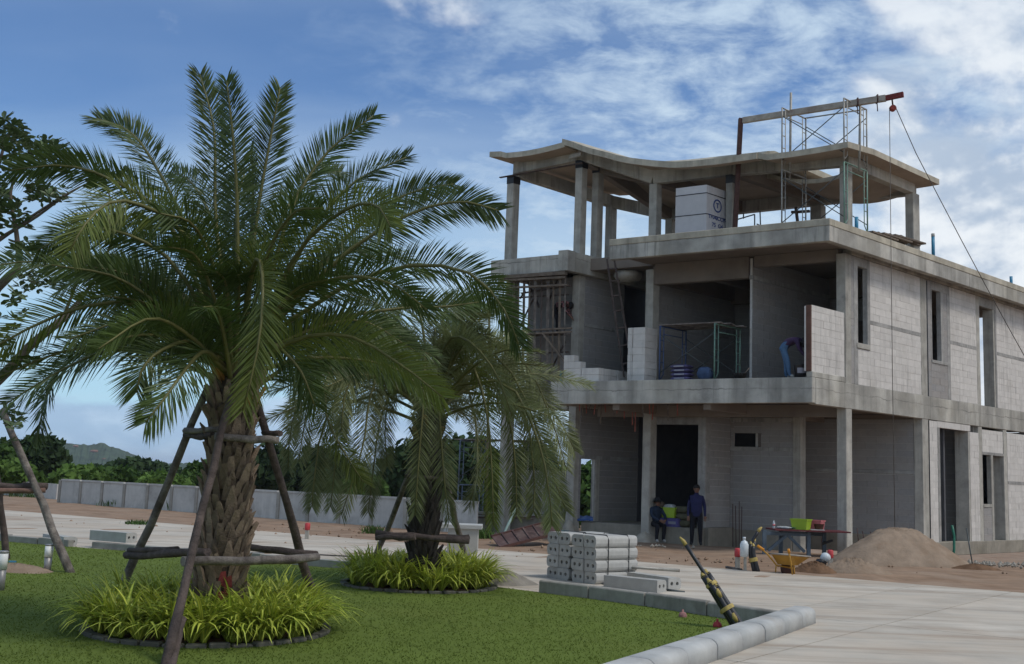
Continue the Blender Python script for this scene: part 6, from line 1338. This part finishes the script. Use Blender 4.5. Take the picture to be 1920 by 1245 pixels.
def person(label, J, loc, rz, shirt, trousers, shoes, hand=None, hair=True, cap=None, group=None, scale=1.0, hide_face=False):
    """J: joint name -> (x right, y forward, z up). One skinned body; fingers are chains of the same surface."""
    t = thing('person', label, 'person', loc, rz, group); J = {k: Vector(v) * scale for k, v in J.items()}
    R_ = dict(pelvis=.15, waist=.145, chest=.15, neckb=.075, neck=.052, chin=.062, head=.092, crown=.07, shl=.075, shr=.075, ell=.05, elr=.05, wrl=.034, wrr=.034, hdl=.03, hdr=.03, hipl=.098, hipr=.098, knl=.07, knr=.07, anl=.05, anr=.05, tol=.042, tor=.042)
    ch = [('pelvis', 'waist', 1), ('waist', 'chest', 1), ('chest', 'neckb', 1), ('neckb', 'neck', 0), ('neck', 'chin', 0), ('chin', 'head', 0), ('head', 'crown', 0), ('pelvis', 'hipl', 2), ('pelvis', 'hipr', 2)]
    for s in 'lr': ch += [('chest', 'sh' + s, 1), ('sh' + s, 'el' + s, 1), ('el' + s, 'wr' + s, 1), ('wr' + s, 'hd' + s, 3), ('hip' + s, 'kn' + s, 2), ('kn' + s, 'an' + s, 2), ('an' + s, 'to' + s, 4)]
    names = [k for k in J if k != 'fwd']; idx = {n_: i for i, n_ in enumerate(names)}; vs = [J[n_] for n_ in names]; ra = [R_[n_] * scale for n_ in names]; ed = [(idx[a], idx[b]) for a, b, _ in ch]; em = [m_ for _, _, m_ in ch]
    for s in 'lr':
        w, h = J['wr' + s], J['hd' + s]; d = (h - w).normalized(); sd_ = d.cross(Vector((0, 1, 0)) if abs(d.y) < .8 else Vector((1, 0, 0))).normalized()
        for f, (o_, l) in enumerate(((-.03, .062), (-.01, .075), (.012, .07), (.032, .055))):
            a = h + sd_ * o_ + d * .02; b = a + d * l * .6; c = b + d * l * .4 + Vector((0, .018, -.012)); k = len(vs); vs += [a, b, c]; ra += [.011, .009, .008]; ed += [(idx['hd' + s], k), (k, k + 1), (k + 1, k + 2)]; em += [3, 3, 3]
        a = w.lerp(h, .55) - sd_ * .035; k = len(vs); vs += [a, a + d * .045 - sd_ * .018]; ra += [.012, .01]; ed += [(idx['hd' + s], k), (k, k + 1)]; em += [3, 3]
    nz = J['head'] + (J['fwd'] - J['head']).normalized() * .092 * scale - (J['crown'] - J['head']).normalized() * .02 if 'fwd' in J else None
    me = bpy.data.meshes.new('body'); me.from_pydata([tuple(v) for i, v in enumerate(vs) if True], ed, []); o = bpy.data.objects.new('body', me); C.objects.link(o)
    o.modifiers.new('s', 'SKIN'); 
    for i, sv_ in enumerate(me.skin_vertices[0].data): sv_.radius = (ra[i], ra[i]); sv_.use_root = (i == idx['pelvis'])
    sb = o.modifiers.new('u', 'SUBSURF'); sb.levels = 1; sb.render_levels = 1
    bpy.context.view_layer.update(); m2 = bpy.data.meshes.new_from_object(o.evaluated_get(bpy.context.evaluated_depsgraph_get())); bpy.data.objects.remove(o)
    m2.name = 'body'; m2.materials.clear()
    for m_ in (SKIN, shirt, trousers, hand or SKIN, shoes): m2.materials.append(m_)
    segs = [(vs[a], vs[b], (ra[a] + ra[b]) / 2, m_) for (a, b), m_ in zip(ed, em)]
    for p in m2.polygons:
        c = p.center; best, bm_ = 9, 0
        for a, b, r_, m_ in segs:
            ab = b - a; tt_ = max(0, min(1, (c - a).dot(ab) / max(ab.length_squared, 1e-9))); d = (c - a - ab * tt_).length - r_
            if d < best: best, bm_ = d, m_
        p.material_index = bm_; p.use_smooth = True
    bo_ = bpy.data.objects.new('body', m2); C.objects.link(bo_); bo_.parent = t
    up = (J['crown'] - J['head']).normalized(); f = (J['fwd'] - J['head']).normalized(); sd_ = f.cross(up).normalized(); Rm = Matrix((sd_, f, up)).transposed(); hc = J['head']
    def bit(nm, m_, prof, off, ax=None, sc=(1, 1, 1)):
        q = MB(); q.lathe((0, 0, 0), prof, 14); me_ = q.mesh(nm, m_, (0, 0, 0), True); ob = bpy.data.objects.new(nm, me_); C.objects.link(ob); ob.parent = t
        ob.matrix_local = Matrix.Translation(hc + Rm @ Vector(off)) @ Rm.to_4x4() @ (ax or Matrix()) @ Matrix.Diagonal((*sc, 1))
    dome = [(.098 * math.cos(a), .098 * math.sin(a)) for a in np.linspace(-.25, 1.5, 8)]
    if hair: bit('hair', HAIR, dome, (0, -.012, .03), Matrix.Rotation(.22, 4, 'X'), (1, 1.08, 1.05))
    if cap is not None:
        bit('hat_crown', cap, [(.108, -.01), (.106, .05), (.085, .1), (.03, .115)], (0, 0, .045)); bit('hat_brim', cap, [(.1, .012), (.165, .0), (.168, -.006), (.1, -.004)], (0, .02, .042))
    if not hide_face:
        ball = lambda r_: [(r_ * math.cos(a), r_ * math.sin(a)) for a in np.linspace(-1.5, 1.5, 7)]
        for s in (-1, 1): bit('eye', BLACK, ball(.012), (.033 * s, .083, .002)); bit('ear', SKIN, ball(.026), (.09 * s, 0, -.005), None, (.4, .8, 1.2))
        bit('nose', SKIN, [(.02, -.02), (.015, .0), (.006, .03)], (0, .092, -.018)); bit('mouth', mat('lips', (.13, .05, .045)), ball(.022), (0, .078, -.055), None, (1, .5, .25))
    return t
CAMD = lambda p: math.atan2(-p.x, p.y)      # rotation that turns +y away from the camera; add PI to face it
STAND = dict(pelvis=(0, 0, .88), waist=(0, .01, 1.05), chest=(0, .01, 1.24), neckb=(0, .0, 1.38), neck=(0, .005, 1.43), chin=(0, .03, 1.48), head=(0, .02, 1.545), crown=(0, .01, 1.61), fwd=(0, 1, 1.50), shl=(-.155, 0, 1.31), shr=(.155, 0, 1.31), ell=(-.225, -.02, 1.06), elr=(.215, -.01, 1.06), wrl=(-.235, .04, .83), wrr=(.225, .05, .82), hdl=(-.235, .06, .76), hdr=(.222, .075, .75), hipl=(-.09, 0, .80), hipr=(.09, 0, .80), knl=(-.11, .02, .45), knr=(.11, .03, .45), anl=(-.12, -.02, .08), anr=(.12, -.01, .08), tol=(-.14, .12, .035), tor=(.14, .12, .035))
p = P3(1305, 1020, 1.85); p.z = 0.0
person('person standing in a dark blue long shirt and black trousers in the porch doorway', STAND, p, CAMD(p) + PI, NAVY, BLKT, DSHOE, scale=1.04)
SIT = dict(pelvis=(0, -.1, .56), waist=(0, -.07, .70), chest=(0, .0, .90), neckb=(0, .06, 1.02), neck=(0, .08, 1.06), chin=(0, .115, 1.10), head=(0, .11, 1.165), crown=(0, .10, 1.23), fwd=(.1, 1, 1.0), shl=(-.17, .03, .97), shr=(.17, .03, .97), ell=(-.22, .16, .76), elr=(.22, .17, .76), wrl=(-.12, .37, .66), wrr=(.1, .38, .66), hdl=(-.05, .42, .63), hdr=(.04, .43, .63), hipl=(-.09, -.06, .54), hipr=(.09, -.06, .54), knl=(-.11, .34, .50), knr=(.13, .36, .50), anl=(-.10, .28, .09), anr=(.14, .30, .09), tol=(-.11, .42, .04), tor=(.15, .44, .04))
p = P3(1229, 1018, 2.05); p.z = 0.0
person('person in dark blue jacket and black hat sitting on the porch ledge', SIT, p, CAMD(p) + PI + .5, TEALB, BLKT, SHOE, hair=True, cap=mat('black_hat', (.012, .012, .014), var=.2))
BEND = dict(pelvis=(0, -.12, .90), waist=(0, .05, 1.0), chest=(0, .24, 1.06), neckb=(0, .36, 1.04), neck=(0, .40, 1.02), chin=(0, .46, .99), head=(0, .485, .95), crown=(0, .55, .93), fwd=(0, .62, .2), shl=(-.17, .31, 1.02), shr=(.17, .31, 1.02), ell=(-.20, .36, .76), elr=(.2, .36, .78), wrl=(-.12, .50, .58), wrr=(.1, .52, .60), hdl=(-.10, .54, .52), hdr=(.08, .56, .54), hipl=(-.09, -.1, .83), hipr=(.09, -.08, .83), knl=(-.10, -.02, .46), knr=(.10, .06, .46), anl=(-.10, -.02, .09), anr=(.10, .10, .09), tol=(-.11, .12, .035), tor=(.11, .24, .035))
p = P3(1474, 707, .35); p.z = Z2
person('worker in purple hooded top and blue jeans bending over a bucket on the terrace', BEND, p, ROT_A - PI / 2 + .15, PURP, JEAN, SHOE, hair=False, cap=None, hide_face=True)
o = bpy.data.objects['person.002'] if 'person.002' in bpy.data.objects else None
if o:
    q = MB(); q.lathe((0, 0, 0), [(.125, -.10), (.128, 0), (.115, .06), (.07, .11), (.02, .13)], 14); me_ = q.mesh('hood', cloth('black_hood', (.014, .012, .016)), (0, 0, 0), True); h = bpy.data.objects.new('hood', me_); C.objects.link(h); h.parent = o; h.location = (0, .49, .95); h.rotation_euler = (-2.0, 0, 0)
    q = MB(); q.box((-.19, -.06, .94), (.05, .07, .07)); me_ = q.mesh('tape_measure', mat('yellow_tape_measure', (.5, .3, .05)), (0, 0, 0), True); h = bpy.data.objects.new('tape_measure', me_); C.objects.link(h); h.parent = o
B2_ = dict(BEND); p = P3(1041, 640, 1.55); p.z = 6.33 - .0
p = UV(fr(1044, 600, 1.58)[0], 1.58, 6.33)
person('worker in plaid shirt bending down on the shoring platform of the left wing', BEND, p, ROT_A - PI / 2 + .1, PLAID, BLKT, DSHOE, hair=True, hide_face=True, scale=.92)
# ================================================================== AIR
HZ = bpy.data.materials.new('haze'); HZ.use_nodes = True; _n = HZ.node_tree.nodes; _n.clear()
_v = _n.new('ShaderNodeVolumePrincipled'); _v.inputs['Color'].default_value = (.80, .88, 1.0, 1); _v.inputs['Density'].default_value = .00019; _v.inputs['Anisotropy'].default_value = 0.2
_o = _n.new('ShaderNodeOutputMaterial'); HZ.node_tree.links.new(_v.outputs[0], _o.inputs['Volume'])
hb = MB(); hb.box((0, 2600, 17), (11600, 11600, 44)); tag(obj('haze', hb, HZ), 'thin even air haze over the whole site', 'haze', kind='stuff')
